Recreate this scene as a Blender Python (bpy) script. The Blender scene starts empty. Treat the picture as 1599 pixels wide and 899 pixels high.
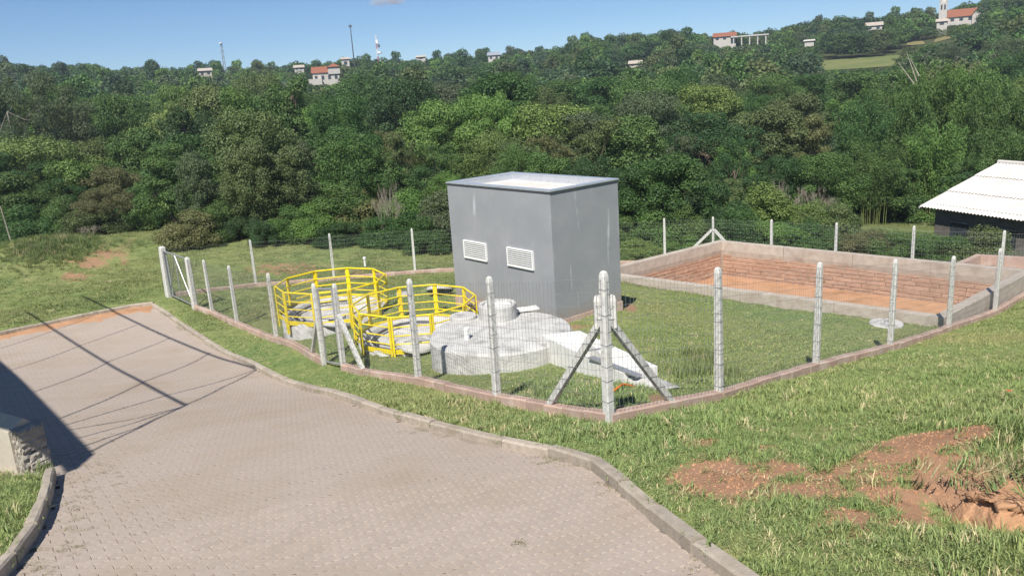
import bpy, bmesh, math, random
import numpy as np
from mathutils import Vector, Matrix
rad = math.radians
S = bpy.context.scene
COL = S.collection

# ------------------------------------------------------------------ camera
F, CX, CY, ZC = 1250.0, 800.0, 450.0, 5.5
PITCH, ROLL = math.atan(318/1250), rad(3.8)
FW = np.array([0, math.cos(PITCH), -math.sin(PITCH)])
_r0 = np.array([1., 0, 0]); _u0 = np.cross(_r0, FW)
RT = math.cos(ROLL)*_r0 - math.sin(ROLL)*_u0
UP = math.cos(ROLL)*_u0 + math.sin(ROLL)*_r0
cd = bpy.data.cameras.new('camera'); cam = bpy.data.objects.new('camera', cd); COL.objects.link(cam)
cd.sensor_width = 36; cd.lens = 36*F/1599; cd.clip_start = .1; cd.clip_end = 6000
m = Matrix.Identity(4)
for i in range(3):
    m[i][0] = RT[i]; m[i][1] = UP[i]; m[i][2] = -FW[i]
m[2][3] = ZC
cam.matrix_world = m
S.camera = cam

# ------------------------------------------------------------------ sky, sun, exposure
SUN_AZ, SUN_EL = rad(196.5), rad(50)
SUN = np.array([math.sin(SUN_AZ)*math.cos(SUN_EL), math.cos(SUN_AZ)*math.cos(SUN_EL), math.sin(SUN_EL)])
W = bpy.data.worlds.new('World'); S.world = W; W.use_nodes = True
nt = W.node_tree; nt.nodes.clear()
sky = nt.nodes.new('ShaderNodeTexSky'); sky.sky_type = 'NISHITA'; sky.sun_disc = False
sky.sun_elevation = SUN_EL; sky.sun_rotation = SUN_AZ; sky.air_density = .75; sky.dust_density = 0.0; sky.ozone_density = 8.0
bg = nt.nodes.new('ShaderNodeBackground'); bg.inputs['Strength'].default_value = .064
ow = nt.nodes.new('ShaderNodeOutputWorld')
nt.links.new(sky.outputs[0], bg.inputs[0]); nt.links.new(bg.outputs[0], ow.inputs[0])
sl = bpy.data.lights.new('sun', 'SUN'); sl.energy = 4.2; sl.angle = rad(.45); sl.color = (1, .955, .88)
so = bpy.data.objects.new('sun', sl); COL.objects.link(so)
so.rotation_euler = Vector(-SUN).to_track_quat('-Z', 'Y').to_euler(); so.location = (-20, -40, 60)
S.view_settings.view_transform = 'Standard'; S.view_settings.look = 'None'
S.view_settings.exposure = 0.69; S.view_settings.gamma = 1.0; S.view_settings.use_curve_mapping = False
S.render.engine = 'CYCLES'
S.cycles.use_denoising = True
S.cycles.max_bounces = 6; S.cycles.diffuse_bounces = 3; S.cycles.transparent_max_bounces = 8
S.cycles.volume_bounces = 0

# ------------------------------------------------------------------ helpers
def ray(px, py):
    d = FW*F + RT*(px-CX) - UP*(py-CY); return d/np.linalg.norm(d)
def Pz(px, py, z):
    d = ray(px, py); t = (z-ZC)/d[2]; return np.array([0, 0, ZC]) + d*t
def Py(px, py, y):
    d = ray(px, py); return np.array([0, 0, ZC]) + d*(y/d[1])
def pxof(x, y, z):
    v = np.array([x, y, z-ZC]); w = v@FW
    return CX+F*(v@RT)/w, CY-F*(v@UP)/w

def tag(o, label=None, cat=None, group=None, kind=None):
    if label: o['label'] = label
    if cat: o['category'] = cat
    if group: o['group'] = group
    if kind: o['kind'] = kind
    return o
def link(o, parent=None):
    COL.objects.link(o)
    if parent is not None: o.parent = parent
    return o
def empty(name, loc=(0, 0, 0), rz=0):
    o = bpy.data.objects.new(name, None); o.location = loc; o.rotation_euler.z = rz; o.empty_display_size = .3
    return link(o)
def mesh_obj(name, verts, faces, material=None, parent=None, smooth=False):
    me = bpy.data.meshes.new(name); me.from_pydata([tuple(map(float, v)) for v in verts], [], faces); me.update()
    if material: me.materials.append(material)
    if smooth: me.polygons.foreach_set('use_smooth', [True]*len(me.polygons))
    return link(bpy.data.objects.new(name, me), parent)

class MB:
    def __init__(s): s.v = []; s.f = []
    def add(s, v, f):
        o = len(s.v); s.v += [tuple(map(float, p)) for p in v]; s.f += [tuple(i+o for i in q) for q in f]; return s
    def box(s, c, d, rz=0, bev=0):
        x, y, z = (k/2 for k in d); ca, sa = math.cos(rz), math.sin(rz)
        if bev:
            P = []
            for (zz, k) in ((-z, bev), (-z+bev, 0), (z-bev, 0), (z, bev)):
                for (a, b) in ((-1, -1), (1, -1), (1, 1), (-1, 1)): P.append((a*(x-k), b*(y-k), zz))
            Fs = [(3, 2, 1, 0), (12, 13, 14, 15)] + [(l*4+i, l*4+(i+1) % 4, l*4+4+(i+1) % 4, l*4+4+i) for l in range(3) for i in range(4)]
        else:
            P = [(a*x, b*y, cc*z) for cc in (-1, 1) for (a, b) in ((-1, -1), (1, -1), (1, 1), (-1, 1))]
            Fs = [(3, 2, 1, 0), (4, 5, 6, 7)] + [(i, (i+1) % 4, 4+(i+1) % 4, 4+i) for i in range(4)]
        return s.add([(c[0]+p[0]*ca-p[1]*sa, c[1]+p[0]*sa+p[1]*ca, c[2]+p[2]) for p in P], Fs)
    def tube(s, a, b, r, n=6, r2=None, cap=True):
        a = np.array(a, float); b = np.array(b, float); d = b-a; L = np.linalg.norm(d)
        if L < 1e-6: return s
        d /= L; t = np.array([0, 0, 1.]) if abs(d[2]) < .9 else np.array([1., 0, 0])
        u = np.cross(d, t); u /= np.linalg.norm(u); w = np.cross(d, u); r2 = r if r2 is None else r2
        V = []; 
        for (p, q) in ((a, r), (b, r2)):
            for i in range(n):
                g = 2*math.pi*(i+.5)/n; V.append(p+(u*math.cos(g)+w*math.sin(g))*q)
        Fs = [(i, i+n, (i+1) % n+n, (i+1) % n) for i in range(n)]
        if cap: Fs += [tuple(range(n)), tuple(range(2*n-1, n-1, -1))]
        return s.add(V, Fs)
    def path(s, pts, r, n=6):
        for a, b in zip(pts[:-1], pts[1:]): s.tube(a, b, r, n)
        return s
    def bar(s, a, b, w, h):
        "rectangular bar a->b, width w sideways, height h"
        a = np.array(a, float); b = np.array(b, float); d = b-a; d /= np.linalg.norm(d)
        t = np.array([0, 0, 1.]) if abs(d[2]) < .95 else np.array([0, 1., 0])
        u = np.cross(d, t); u /= np.linalg.norm(u); k = np.cross(u, d)
        V = [p+u*(i*w/2)+k*(j*h/2) for p in (a, b) for (i, j) in ((-1, -1), (1, -1), (1, 1), (-1, 1))]
        return s.add(V, [(3, 2, 1, 0), (4, 5, 6, 7)]+[(i, (i+1) % 4, 4+(i+1) % 4, 4+i) for i in range(4)])
    def lathe(s, c, prof, n=40, close=False):
        V = []
        for (r, z) in prof:
            for i in range(n):
                g = 2*math.pi*i/n; V.append((c[0]+r*math.cos(g), c[1]+r*math.sin(g), c[2]+z))
        Fs = [(l*n+i, l*n+(i+1) % n, (l+1)*n+(i+1) % n, (l+1)*n+i) for l in range(len(prof)-1) for i in range(n)]
        if close: Fs.append(tuple(range((len(prof)-1)*n, len(prof)*n)))
        return s.add(V, Fs)
    def build(s, name, material, parent=None, smooth=False, fix=True):
        o = mesh_obj(name, s.v, s.f, material, parent, smooth)
        if fix:
            bm = bmesh.new(); bm.from_mesh(o.data); bmesh.ops.recalc_face_normals(bm, faces=bm.faces); bm.to_mesh(o.data); bm.free()
        return o

# ------------------------------------------------------------------ materials
def nodes(mat):
    mat.use_nodes = True; n = mat.node_tree.nodes; l = mat.node_tree.links
    return n, l, n['Principled BSDF']
def mixc(n, l, fac, a, b, mode='MIX'):
    x = n.new('ShaderNodeMix'); x.data_type = 'RGBA'; x.blend_type = mode
    for sock, val in ((x.inputs[0], fac), (x.inputs[6], a), (x.inputs[7], b)):
        if isinstance(val, bpy.types.NodeSocket): l.new(val, sock)
        elif isinstance(val, (int, float)): sock.default_value = val
        else: sock.default_value = (*val, 1)
    return x.outputs[2]
def noise(n, l, scale, detail=5, vec=None, rough=.6):
    x = n.new('ShaderNodeTexNoise'); x.inputs['Scale'].default_value = scale; x.inputs['Detail'].default_value = detail
    x.inputs['Roughness'].default_value = rough
    if vec is not None: l.new(vec, x.inputs['Vector'])
    return x.outputs['Fac']
def ramp(n, l, fac, a, b):
    x = n.new('ShaderNodeMapRange'); x.inputs[1].default_value = a; x.inputs[2].default_value = b; x.clamp = True
    l.new(fac, x.inputs[0]); return x.outputs[0]
def texco(n, l, sc=(1, 1, 1), which='Object'):
    t = n.new('ShaderNodeTexCoord'); mp = n.new('ShaderNodeMapping'); mp.inputs['Scale'].default_value = sc
    l.new(t.outputs[which], mp.inputs[0]); return mp.outputs[0]
def geo_pos(n):
    return n.new('ShaderNodeNewGeometry').outputs['Position']
def bump(n, l, h, strength=.4, dist=.02):
    b = n.new('ShaderNodeBump'); b.inputs['Strength'].default_value = strength; b.inputs['Distance'].default_value = dist
    l.new(h, b.inputs['Height']); return b.outputs[0]
def mat(name, c1, c2=None, scale=6, rough=.85, bstr=.3, bscale=40, bdist=.01, c3=None, s3=1.2, lo=.35, hi=.65, metal=0, rnd=0, lo3=.5, hi3=.7, spec=.3):
    M = bpy.data.materials.new(name); n, l, p = nodes(M)
    pos = geo_pos(n)
    c2 = c2 or tuple(k*.8 for k in c1)
    col = mixc(n, l, ramp(n, l, noise(n, l, scale, 6, pos), lo, hi), c1, c2)
    if c3: col = mixc(n, l, ramp(n, l, noise(n, l, s3, 7, pos, .65), lo3, hi3), col, c3)
    if rnd:
        oi = n.new('ShaderNodeObjectInfo'); hv = n.new('ShaderNodeHueSaturation')
        mm = n.new('ShaderNodeMapRange'); l.new(oi.outputs['Random'], mm.inputs[0]); mm.inputs[3].default_value = 1-rnd; mm.inputs[4].default_value = 1+rnd
        l.new(mm.outputs[0], hv.inputs['Value']); l.new(col, hv.inputs['Color']); col = hv.outputs[0]
    l.new(col, p.inputs['Base Color']); p.inputs['Roughness'].default_value = rough; p.inputs['Metallic'].default_value = metal
    p.inputs['Specular IOR Level'].default_value = spec
    if bstr: l.new(bump(n, l, noise(n, l, bscale, 6, pos), bstr, bdist), p.inputs['Normal'])
    return M

M = {}
M['post'] = mat('post_concrete', (.62, .61, .57), (.47, .46, .43), 14, .92, .5, 60, c3=(.33, .33, .31), s3=5, lo3=.58, hi3=.75)
M['conc'] = mat('aged_concrete', (.58, .57, .545), (.44, .43, .41), 3.2, .93, .7, 26, bdist=.02, c3=(.23, .225, .215), s3=2.4, lo3=.50, hi3=.72)
M['conc_white'] = mat('pale_concrete', (.72, .71, .68), (.60, .59, .56), 5, .9, .35, 30, c3=(.45, .44, .41), s3=3, lo3=.58, hi3=.74)
M['kerb'] = mat('kerb_concrete', (.43, .37, .30), (.33, .285, .23), 9, .93, .5, 45, c3=(.30, .25, .19), s3=2.5, rnd=.10)
M['paver'] = mat('paver_concrete', (.425, .355, .298), (.385, .32, .27), 18, .93, .35, 160, bdist=.003, c3=(.36, .29, .225), s3=.5, lo3=.45, hi3=.7, rnd=.04)
M['joint'] = mat('joint_sand', (.34, .285, .23), (.27, .225, .18), 12, .95, .5, 90, c3=(.38, .30, .22), s3=.6)
M['footing'] = mat('footing_brick', (.46, .33, .27), (.39, .27, .215), 7, .93, .5, 50, c3=(.50, .42, .36), s3=3, rnd=.12)
M['stone_red'] = mat('red_sandstone', (.45, .295, .21), (.38, .235, .165), 4, .95, .6, 22, bdist=.03, c3=(.33, .21, .15), s3=3, rnd=.08, lo3=.52, hi3=.72)
M['beam'] = mat('basin_beam_concrete', (.47, .415, .355), (.39, .335, .28), 5, .93, .4, 30, c3=(.33, .27, .22), s3=1.8, rnd=.05)
M['soil'] = mat('orange_soil', (.50, .285, .165), (.42, .235, .13), 2.5, .97, .6, 25, bdist=.03, c3=(.33, .17, .085), s3=1.1)
M['yellow'] = mat('yellow_paint', (.80, .64, .015), (.72, .55, .012), 5, .5, .08, 60, spec=.4, c3=(.55, .40, .05), s3=6, lo3=.6, hi3=.75)
M['metal'] = mat('galvanised_tube', (.50, .51, .52), (.40, .41, .42), 20, .45, .1, 60, metal=.6)
M['wire'] = mat('galvanised_wire', (.42, .425, .42), (.30, .305, .31), 20, .55, 0, metal=.4)
M['flash'] = mat('zinc_flashing', (.62, .65, .69), (.54, .57, .61), 5, .35, .06, 12, metal=.55)
M['white'] = mat('white_metal', (.80, .80, .78), (.72, .72, .70), 10, .5, 0)
M['dark'] = mat('dark_void', (.02, .02, .02), (.03, .03, .03), 5, .9, 0)
M['fibre'] = mat('fibre_cement_roof', (.60, .57, .53), (.52, .49, .45), 2.5, .9, .2, 30, c3=(.46, .42, .38), s3=.9, lo3=.55, hi3=.75)
M['stonewall'] = mat('rough_stone', (.44, .40, .34), (.30, .27, .23), 8, .95, 1.0, 14, bdist=.06)
M['plaster'] = mat('cream_plaster', (.50, .45, .37), (.43, .385, .315), 5, .9, .2, 30)
M['bark'] = mat('bark', (.17, .13, .095), (.10, .08, .06), 6, .95, .8, 18, bdist=.05)
M['bark_pale'] = mat('pale_bark', (.33, .30, .25), (.19, .17, .14), 4, .9, .5, 14, bdist=.03)
M['deadwood'] = mat('dead_twigs', (.36, .31, .26), (.25, .21, .175), 6, .95, 0)
M['housewhite'] = mat('white_render', (.52, .49, .45), (.44, .415, .375), 2, .9, 0)
M['tile'] = mat('clay_tiles', (.30, .115, .065), (.22, .085, .05), 3, .9, .4, 6, bdist=.1)
M['glass'] = mat('window_glass', (.05, .06, .07), (.03, .035, .04), 3, .15, 0, spec=.6)
M['darkwall'] = mat('shed_wall', (.16, .14, .12), (.11, .10, .09), 3, .9, .2, 20)
M['hose'] = mat('orange_hose', (.70, .20, .03), (.6, .16, .02), 10, .5, 0)
M['flower'] = mat('red_petals', (.65, .04, .03), (.5, .03, .02), 10, .6, 0)
M['redpaint'] = mat('red_mast_paint', (.55, .08, .05), (.5, .06, .04), 10, .6, 0)
M['steel'] = mat('dark_steel', (.12, .12, .13), (.08, .08, .09), 10, .6, 0, metal=.5)

# painted grey walls with pale runs and blotches
def grey_wall():
    Mx = bpy.data.materials.new('grey_wall_paint'); n, l, p = nodes(Mx); pos = geo_pos(n)
    mp = n.new('ShaderNodeMapping'); mp.inputs['Scale'].default_value = (5.5, 5.5, .55); l.new(pos, mp.inputs[0])
    base = mixc(n, l, ramp(n, l, noise(n, l, 1.3, 6, pos), .35, .7), (.262, .272, .285), (.305, .312, .322))
    run = ramp(n, l, noise(n, l, 1.0, 4, mp.outputs[0], .5), .62, .72)
    patch = ramp(n, l, noise(n, l, .9, 3, pos), .44, .58)
    mu = n.new('ShaderNodeMath'); mu.operation = 'MULTIPLY'; l.new(run, mu.inputs[0]); l.new(patch, mu.inputs[1])
    mu2 = n.new('ShaderNodeMath'); mu2.operation = 'MULTIPLY'; l.new(mu.outputs[0], mu2.inputs[0]); mu2.inputs[1].default_value = .85
    col = mixc(n, l, mu2.outputs[0], base, (.54, .55, .56))
    blot = ramp(n, l, noise(n, l, 2.6, 8, pos, .7), .60, .78)
    mu3 = n.new('ShaderNodeMath'); mu3.operation = 'MULTIPLY'; l.new(blot, mu3.inputs[0]); mu3.inputs[1].default_value = .6
    col = mixc(n, l, mu3.outputs[0], col, (.36, .37, .38))
    sx = n.new('ShaderNodeSeparateXYZ'); l.new(pos, sx.inputs[0]); zn = n.new('ShaderNodeMath'); zn.operation = 'MULTIPLY_ADD'; l.new(noise(n, l, 7, 6, pos), zn.inputs[0]); zn.inputs[1].default_value = -.5; l.new(sx.outputs[2], zn.inputs[2])
    sp_ = ramp(n, l, zn.outputs[0], .12, -.18); ms = n.new('ShaderNodeMath'); ms.operation = 'MULTIPLY'; l.new(sp_, ms.inputs[0]); ms.inputs[1].default_value = .6
    col = mixc(n, l, ms.outputs[0], col, (.30, .22, .16))
    l.new(col, p.inputs['Base Color']); p.inputs['Roughness'].default_value = .8; p.inputs['Specular IOR Level'].default_value = .25
    l.new(bump(n, l, noise(n, l, 35, 6, pos), .25, .006), p.inputs['Normal'])
    return Mx
M['greywall'] = grey_wall()

def leaf_mat(name, source, gain=1.0, thru=.30):
    Mx = bpy.data.materials.new(name); n, l, p = nodes(Mx); out = n['Material Output']
    if source == 'object':
        oi = n.new('ShaderNodeObjectInfo'); base = oi.outputs['Color']
    else:
        at = n.new('ShaderNodeAttribute'); at.attribute_type = 'INSTANCER'; at.attribute_name = 'tint'; base = at.outputs['Color']
    av = n.new('ShaderNodeAttribute'); av.attribute_name = 'leafvar'        # age / species tone of each spray of leaves
    hv = n.new('ShaderNodeHueSaturation'); l.new(base, hv.inputs['Color'])
    mm = n.new('ShaderNodeMapRange'); l.new(av.outputs['Fac'], mm.inputs[0]); mm.inputs[3].default_value = .62*gain; mm.inputs[4].default_value = 1.5*gain
    l.new(mm.outputs[0], hv.inputs['Value'])
    mh = n.new('ShaderNodeMapRange'); l.new(av.outputs['Fac'], mh.inputs[0]); mh.inputs[3].default_value = .515; mh.inputs[4].default_value = .485
    l.new(mh.outputs[0], hv.inputs['Hue'])
    l.new(hv.outputs[0], p.inputs['Base Color']); p.inputs['Roughness'].default_value = .55; p.inputs['Specular IOR Level'].default_value = .28
    tr = n.new('ShaderNodeBsdfTranslucent'); l.new(mixc(n, l, .35, hv.outputs[0], (.12, .18, .015)), tr.inputs[0])
    mx = n.new('ShaderNodeMixShader'); mx.inputs[0].default_value = thru
    l.new(p.outputs[0], mx.inputs[1]); l.new(tr.outputs[0], mx.inputs[2]); l.new(mx.outputs[0], out.inputs[0])
    return Mx
M['leaf'] = leaf_mat('leaves', 'object'); M['leaf_i'] = leaf_mat('leaves_of_the_wood', 'inst'); M['blade'] = leaf_mat('grass_blades', 'inst', 1.0, .12)

# ------------------------------------------------------------------ terrain
CTRL = [(-13.26, 30.22, -1.64), (-10.48, 27.02, -1.62), (-8.82, 24.62, -1.42), (-6.63, 21.34, -1.06), (-4.45, 17.57, -.52), (-3.85, 16.87, -.43),
    (-1.83, 13.92, .25), (-.34, 11.46, .78), (1.12, 9.45, 1.23), (2.89, 10.81, .85), (5.33, 13.45, .17), (7.92, 16.03, -.5), (11.02, 19.32, -1.32), (13.66, 21.68, -1.75),
    (.9, 17.3, -.02), (2.6, 18.4, -.05), (-1.5, 20.8, -.25), (.1, 22, -.35), (-.3, 16.1, -.08), (-1.75, 16.2, -.2), (-.3, 14.5, .1), (1.2, 16.2, .06), (-2.4, 18.9, -.4), (-5, 21.7, -.55), (-3.4, 18.1, -.42), (1.2, 14.6, .15),
    (-10.64, 32.56, -2.0), (-7.6, 33.6, -2.15), (-4.17, 34.29, -2.27), (2, 34.6, -2.4), (8.6, 34.2, -2.6), (12, 31.2, -2.55), (17.5, 26, -2.45), (21, 24, -2.6),
    (2.9, 27.5, -1.4), (5.8, 23.7, -1.32), (9, 20.7, -1.32), (6, 17.5, -.75), (11.3, 19.9, -1.4), (16.8, 23.8, -1.9), (20, 20, -1.2),
    (-2.5, 27.5, -1.25), (-8, 29, -1.75), (2, 30.5, -1.95), (6, 33, -2.4),
    (0, 0, 2.9), (-1, 6.1, 1.86), (-5, 6.1, 1.80), (-9, 6, 1.78), (-5, 12, .68), (-9, 12.5, .55), (-14, 13, .45), (-9, 18, -.6), (-14, 18, -.65), (-15, 24, -1.45), (-22, 24, -1.35),
    (2.2, 6, 2.0), (-12, 0, 2.9), (-22, 8, 1.6), (4.2, 5.4, 2.35), (6, 8.2, 1.75), (8.6, 10.2, 1.35), (12, 14.2, .2), (16, 18, -.6), (6, 2, 3.2), (12, 6, 2.6), (18, 12, 1.3), (26, 16, .4), (3.4, 8.2, 1.6),
    (-20, 34, -1.7), (-15, 36, -1.95), (-24, 42, -1.5), (-16, 52, -2.0), (-30, 52, -1.8), (-8, 44, -2.4), (4, 44, -2.9), (16, 40, -3.5), (24, 36, -3.9), (30, 30, -3.4), (-30, 30, -1.2), (34, 46, -4.6), (0, 56, -3.6)]
_c = np.array(CTRL)
def _U(r2): return .5*r2*np.log(r2+1e-9)
_n = len(_c); _K = _U(((_c[:, None, :2]-_c[None, :, :2])**2).sum(-1))+np.eye(_n)*.6
_Pm = np.c_[np.ones(_n), _c[:, :2]]
_sol = np.linalg.solve(np.block([[_K, _Pm], [_Pm.T, np.zeros((3, 3))]]), np.r_[_c[:, 2], 0, 0, 0])
RIDGE_PX = [-500, 0, 250, 450, 600, 760, 880, 935, 1040, 1200, 1265, 1450, 1600, 2100]
RIDGE_Z = [19, 16.5, 11.5, 9, 10, 8.5, 8.5, 13, 12, 9.5, 12.5, 13, 20, 24]
RIDGE_R = 390.
def sstep(a, b, x): t = np.clip((x-a)/(b-a), 0, 1); return t*t*(3-2*t)
def terrain(x, y):
    x = np.atleast_1d(np.asarray(x, float)); y = np.atleast_1d(np.asarray(y, float))
    xc = np.clip(x, -32, 36); yc = np.clip(y, -4, 58); z = np.empty(x.shape)
    fl = z.ravel(); xf = xc.ravel(); yf = yc.ravel()
    for i in range(0, len(fl), 20000):
        a = xf[i:i+20000]; b = yf[i:i+20000]
        fl[i:i+20000] = _U((a[:, None]-_c[None, :, 0])**2+(b[:, None]-_c[None, :, 1])**2)@_sol[:_n]+_sol[_n]+_sol[_n+1]*a+_sol[_n+2]*b
    z = fl.reshape(x.shape)
    r = np.hypot(x, y); az = np.degrees(np.arctan2(x, np.maximum(y, 1e-3)))
    pxa = CX+F*np.tan(np.radians(np.clip(az, -60, 60)))
    rz = np.interp(pxa, RIDGE_PX, RIDGE_Z)
    left = np.clip((700-pxa)/700, 0, 1); right = np.clip((pxa-900)/700, 0, 1)
    valley = -5.0+1.5*left-2.5*right+.6*np.sin(x*.05)+.5*np.cos(y*.043)
    t = np.clip((r-150)/(RIDGE_R-150), 0, 1)
    hill = valley+(rz-valley)*(.45*t+.55*t*t*(3-2*t))
    hill = hill-sstep(RIDGE_R+10, RIDGE_R+260, r)*18
    hill = np.where(y < 0, z, hill)
    w = sstep(48, 82, r)*(y > -10)
    return z*(1-w)+hill*w
def tz(x, y): return float(terrain(x, y)[0])
def G(px, py):
    d = ray(px, py); t = 2.0; p = None; s = .4
    ts = np.arange(2, 90, .1); q = d[None]*ts[:, None]; h = q[:, 2]+ZC-terrain(q[:, 0], q[:, 1])
    i = int(np.argmax(h < 0)); a = ts[i-1]+.1*h[i-1]/(h[i-1]-h[i]+1e-9)
    p = d*a; return np.array([p[0], p[1], tz(p[0], p[1])])

def resample(pts, step):
    pts = [np.array(p[:2], float) for p in pts]; out = []
    ext = [2*pts[0]-pts[1]]+pts+[2*pts[-1]-pts[-2]]
    for i in range(1, len(ext)-2):
        p0, p1, p2, p3 = ext[i-1:i+3]
        for t in np.linspace(0, 1, 24, endpoint=False):
            out.append(.5*((2*p1)+(p2-p0)*t+(2*p0-5*p1+4*p2-p3)*t*t+(3*p1-p0-3*p2+p3)*t**3))
    out.append(pts[-1]); out = np.array(out)
    s = np.r_[0, np.cumsum(np.hypot(*np.diff(out, axis=0).T))]; k = max(2, int(round(s[-1]/step))+1)
    u = np.linspace(0, s[-1], k); return np.c_[np.interp(u, s, out[:, 0]), np.interp(u, s, out[:, 1])]
def inpoly(x, y, poly):
    x = np.asarray(x); y = np.asarray(y); c = np.zeros(x.shape, bool); n = len(poly)
    for i in range(n):
        x1, y1 = poly[i]; x2, y2 = poly[(i+1) % n]
        if y1 == y2: continue
        k = ((y1 > y) != (y2 > y)) & (x < (x2-x1)*(y-y1)/(y2-y1)+x1); c ^= k
    return c

KERB_R = resample([G(*p) for p in ((240, 476), (262, 490), (300, 516), (360, 553), (420, 581), (500, 608), (600, 640), (700, 667), (800, 690), (880, 706), (930, 722), (962, 745), (1005, 781), (1060, 826), (1120, 868), (1180, 910), (1290, 1010))], .8)
KERB_F = resample([G(*p) for p in ((-330, 598), (-150, 554), (0, 521), (120, 495), (205, 478), (240, 474))], .8)
KERB_L = resample([G(*p) for p in ((80, 738), (74, 765), (60, 805), (38, 845), (5, 885), (-40, 935), (-120, 1010))], .7)
left_edge = [G(-200, 690)[:2], G(0, 738)[:2]]
ROAD = np.vstack([KERB_R[::-1], KERB_F[::-1], np.array(left_edge), KERB_L, np.array([[KERB_L[-1][0], 2.4], [KERB_R[-1][0], 2.4]])])
# the basin, level with the building's axes
ZB = -1.2
BAS = [Pz(923, 425, ZB)[:2], Pz(1125, 375, ZB)[:2], Pz(1617, 422, ZB)[:2], Pz(1475, 497, ZB)[:2]]      # front-left, back-left, back-right, front-right
BAS = np.array(BAS); _bc = BAS.mean(0)
e1 = (BAS[3]-BAS[0]+BAS[2]-BAS[1])/2; e2 = (BAS[1]-BAS[0]+BAS[2]-BAS[3])/2
def inset(poly, k):
    out = []
    n = len(poly)
    for i in range(n):
        a, b, c_ = poly[i-1], poly[i], poly[(i+1) % n]
        u = (a-b)/np.linalg.norm(a-b); v = (c_-b)/np.linalg.norm(c_-b); s = abs(u[0]*v[1]-u[1]*v[0])
        out.append(b+(u+v)*k/s)
    return np.array(out)

def dirt_field(x, y):
    d = np.zeros(np.shape(x)); rng = np.random.default_rng(5)
    for (px, py, rx, ry, a) in ((1130, 748, 85, 36, 1.0), (1215, 735, 70, 18, .8), (1100, 692, 35, 12, .6), (1330, 812, 55, 22, .9), (1440, 700, 75, 18, .9), (1350, 735, 95, 20, .75), (1520, 690, 60, 16, .8), (1560, 760, 70, 32, 1.0),
            (1490, 740, 70, 26, .85), (1260, 765, 80, 18, .72), (1390, 765, 75, 18, .72), (1440, 795, 55, 18, .7), (1300, 742, 70, 16, .75), (1400, 718, 90, 15, .8), (1470, 625, 40, 10, .45), (1200, 700, 40, 8, .45), (1540, 640, 30, 8, .42),
            (118, 432, 26, 8, .55), (140, 412, 30, 9, .62), (165, 400, 26, 8, .5), (195, 398, 7, 22, .5), (205, 372, 5, 18, .48), (168, 378, 5, 20, .45), (190, 356, 4, 10, .4), (330, 366, 40, 6, .5), (450, 420, 70, 12, .5), (560, 425, 60, 8, .4),
            (1035, 622, 30, 10, .6), (985, 480, 12, 12, .6), (900, 512, 30, 6, .5)):
        c = G(px, py); ex = G(px+rx, py)-c; ey = G(px, py+ry)-c
        u = ((x-c[0])*ex[0]+(y-c[1])*ex[1])/(ex[:2]@ex[:2]); A = np.array([[ex[0], ey[0]], [ex[1], ey[1]]])
        iv = np.linalg.inv(A); p = iv[0, 0]*(x-c[0])+iv[0, 1]*(y-c[1]); q = iv[1, 0]*(x-c[0])+iv[1, 1]*(y-c[1])
        d = np.maximum(d, a*np.clip(1.5-np.hypot(p, q)*1.0, 0, 1))
    return np.minimum(d, .90)

def nonuni(lo, hi, core_lo, core_hi, step, grow, big):
    a = list(np.arange(core_lo, core_hi+1e-6, step)); s = step; x = core_hi
    while x < hi: s = min(s*grow, big); x += s; a.append(x)
    s = step; x = core_lo; pre = []
    while x > lo: s = min(s*grow, big); x -= s; pre.append(x)
    return np.array(pre[::-1]+a)
gx = nonuni(-420, 420, -19, 21, .2, 1.09, 25); gy = nonuni(-60, 500, 3, 37, .2, 1.09, 25)
GX, GY = np.meshgrid(gx, gy); GZ = terrain(GX, GY)
far = np.hypot(GX, GY) > 60
GZ0 = GZ.copy()
rngg = np.random.default_rng(3)
inside_road = inpoly(GX, GY, ROAD); GZ[inside_road] -= .3
inside_bas = inpoly(GX, GY, inset(BAS, .02)); GZ[inside_bas] = ZB-2.2
# bumps: tussocky mound left of the track, small dug bank at the lower right
def bumps(x, y):
    z = np.zeros(np.shape(x))
    for (px, py, r, h) in ((60, 395, 3.2, .7), (20, 380, 3.0, .6), (95, 375, 2.2, .5), (1575, 770, .7, -.28), (1590, 710, .8, .12), (1500, 650, 1.6, .06)):
        c = G(px, py); z += h*np.exp(-((x-c[0])**2+(y-c[1])**2)/(r*r))
    return z+.02*np.sin(x*2.3+np.sin(y*1.7)*2)*np.cos(y*2.9)
_near = np.hypot(GX, GY) < 70
for _tc in ((-5.02, 21.72), (-2.42, 18.95)): _in = np.hypot(GX-_tc[0], GY-_tc[1]) < 1.36; GZ[_in] -= .9
GZ[_near & ~inside_road & ~inside_bas] += bumps(GX, GY)[_near & ~inside_road & ~inside_bas]
nx, ny = len(gx), len(gy)
V = np.c_[GX.ravel(), GY.ravel(), GZ.ravel()]
ii = (np.arange(ny-1)[:, None]*nx+np.arange(nx-1)[None]).ravel()
Fq = np.c_[ii, ii+1, ii+nx+1, ii+nx]
me = bpy.data.meshes.new('ground'); me.from_pydata(V.tolist(), [], Fq.tolist()); me.update()
me.polygons.foreach_set('use_smooth', np.ones(len(Fq), bool))
D = np.zeros(V.shape[0]); nn = _near.ravel(); D[nn] = dirt_field(V[nn, 0], V[nn, 1])
at = me.attributes.new('soil', 'FLOAT', 'POINT'); at.data.foreach_set('value', D.astype('f'))
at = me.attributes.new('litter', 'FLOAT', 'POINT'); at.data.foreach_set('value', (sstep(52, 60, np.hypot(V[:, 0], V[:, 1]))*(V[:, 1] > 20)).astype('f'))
ground = link(bpy.data.objects.new('ground', me)); tag(ground, 'mown grass ground sloping away with bare orange soil patches', 'ground', kind='structure')
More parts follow.
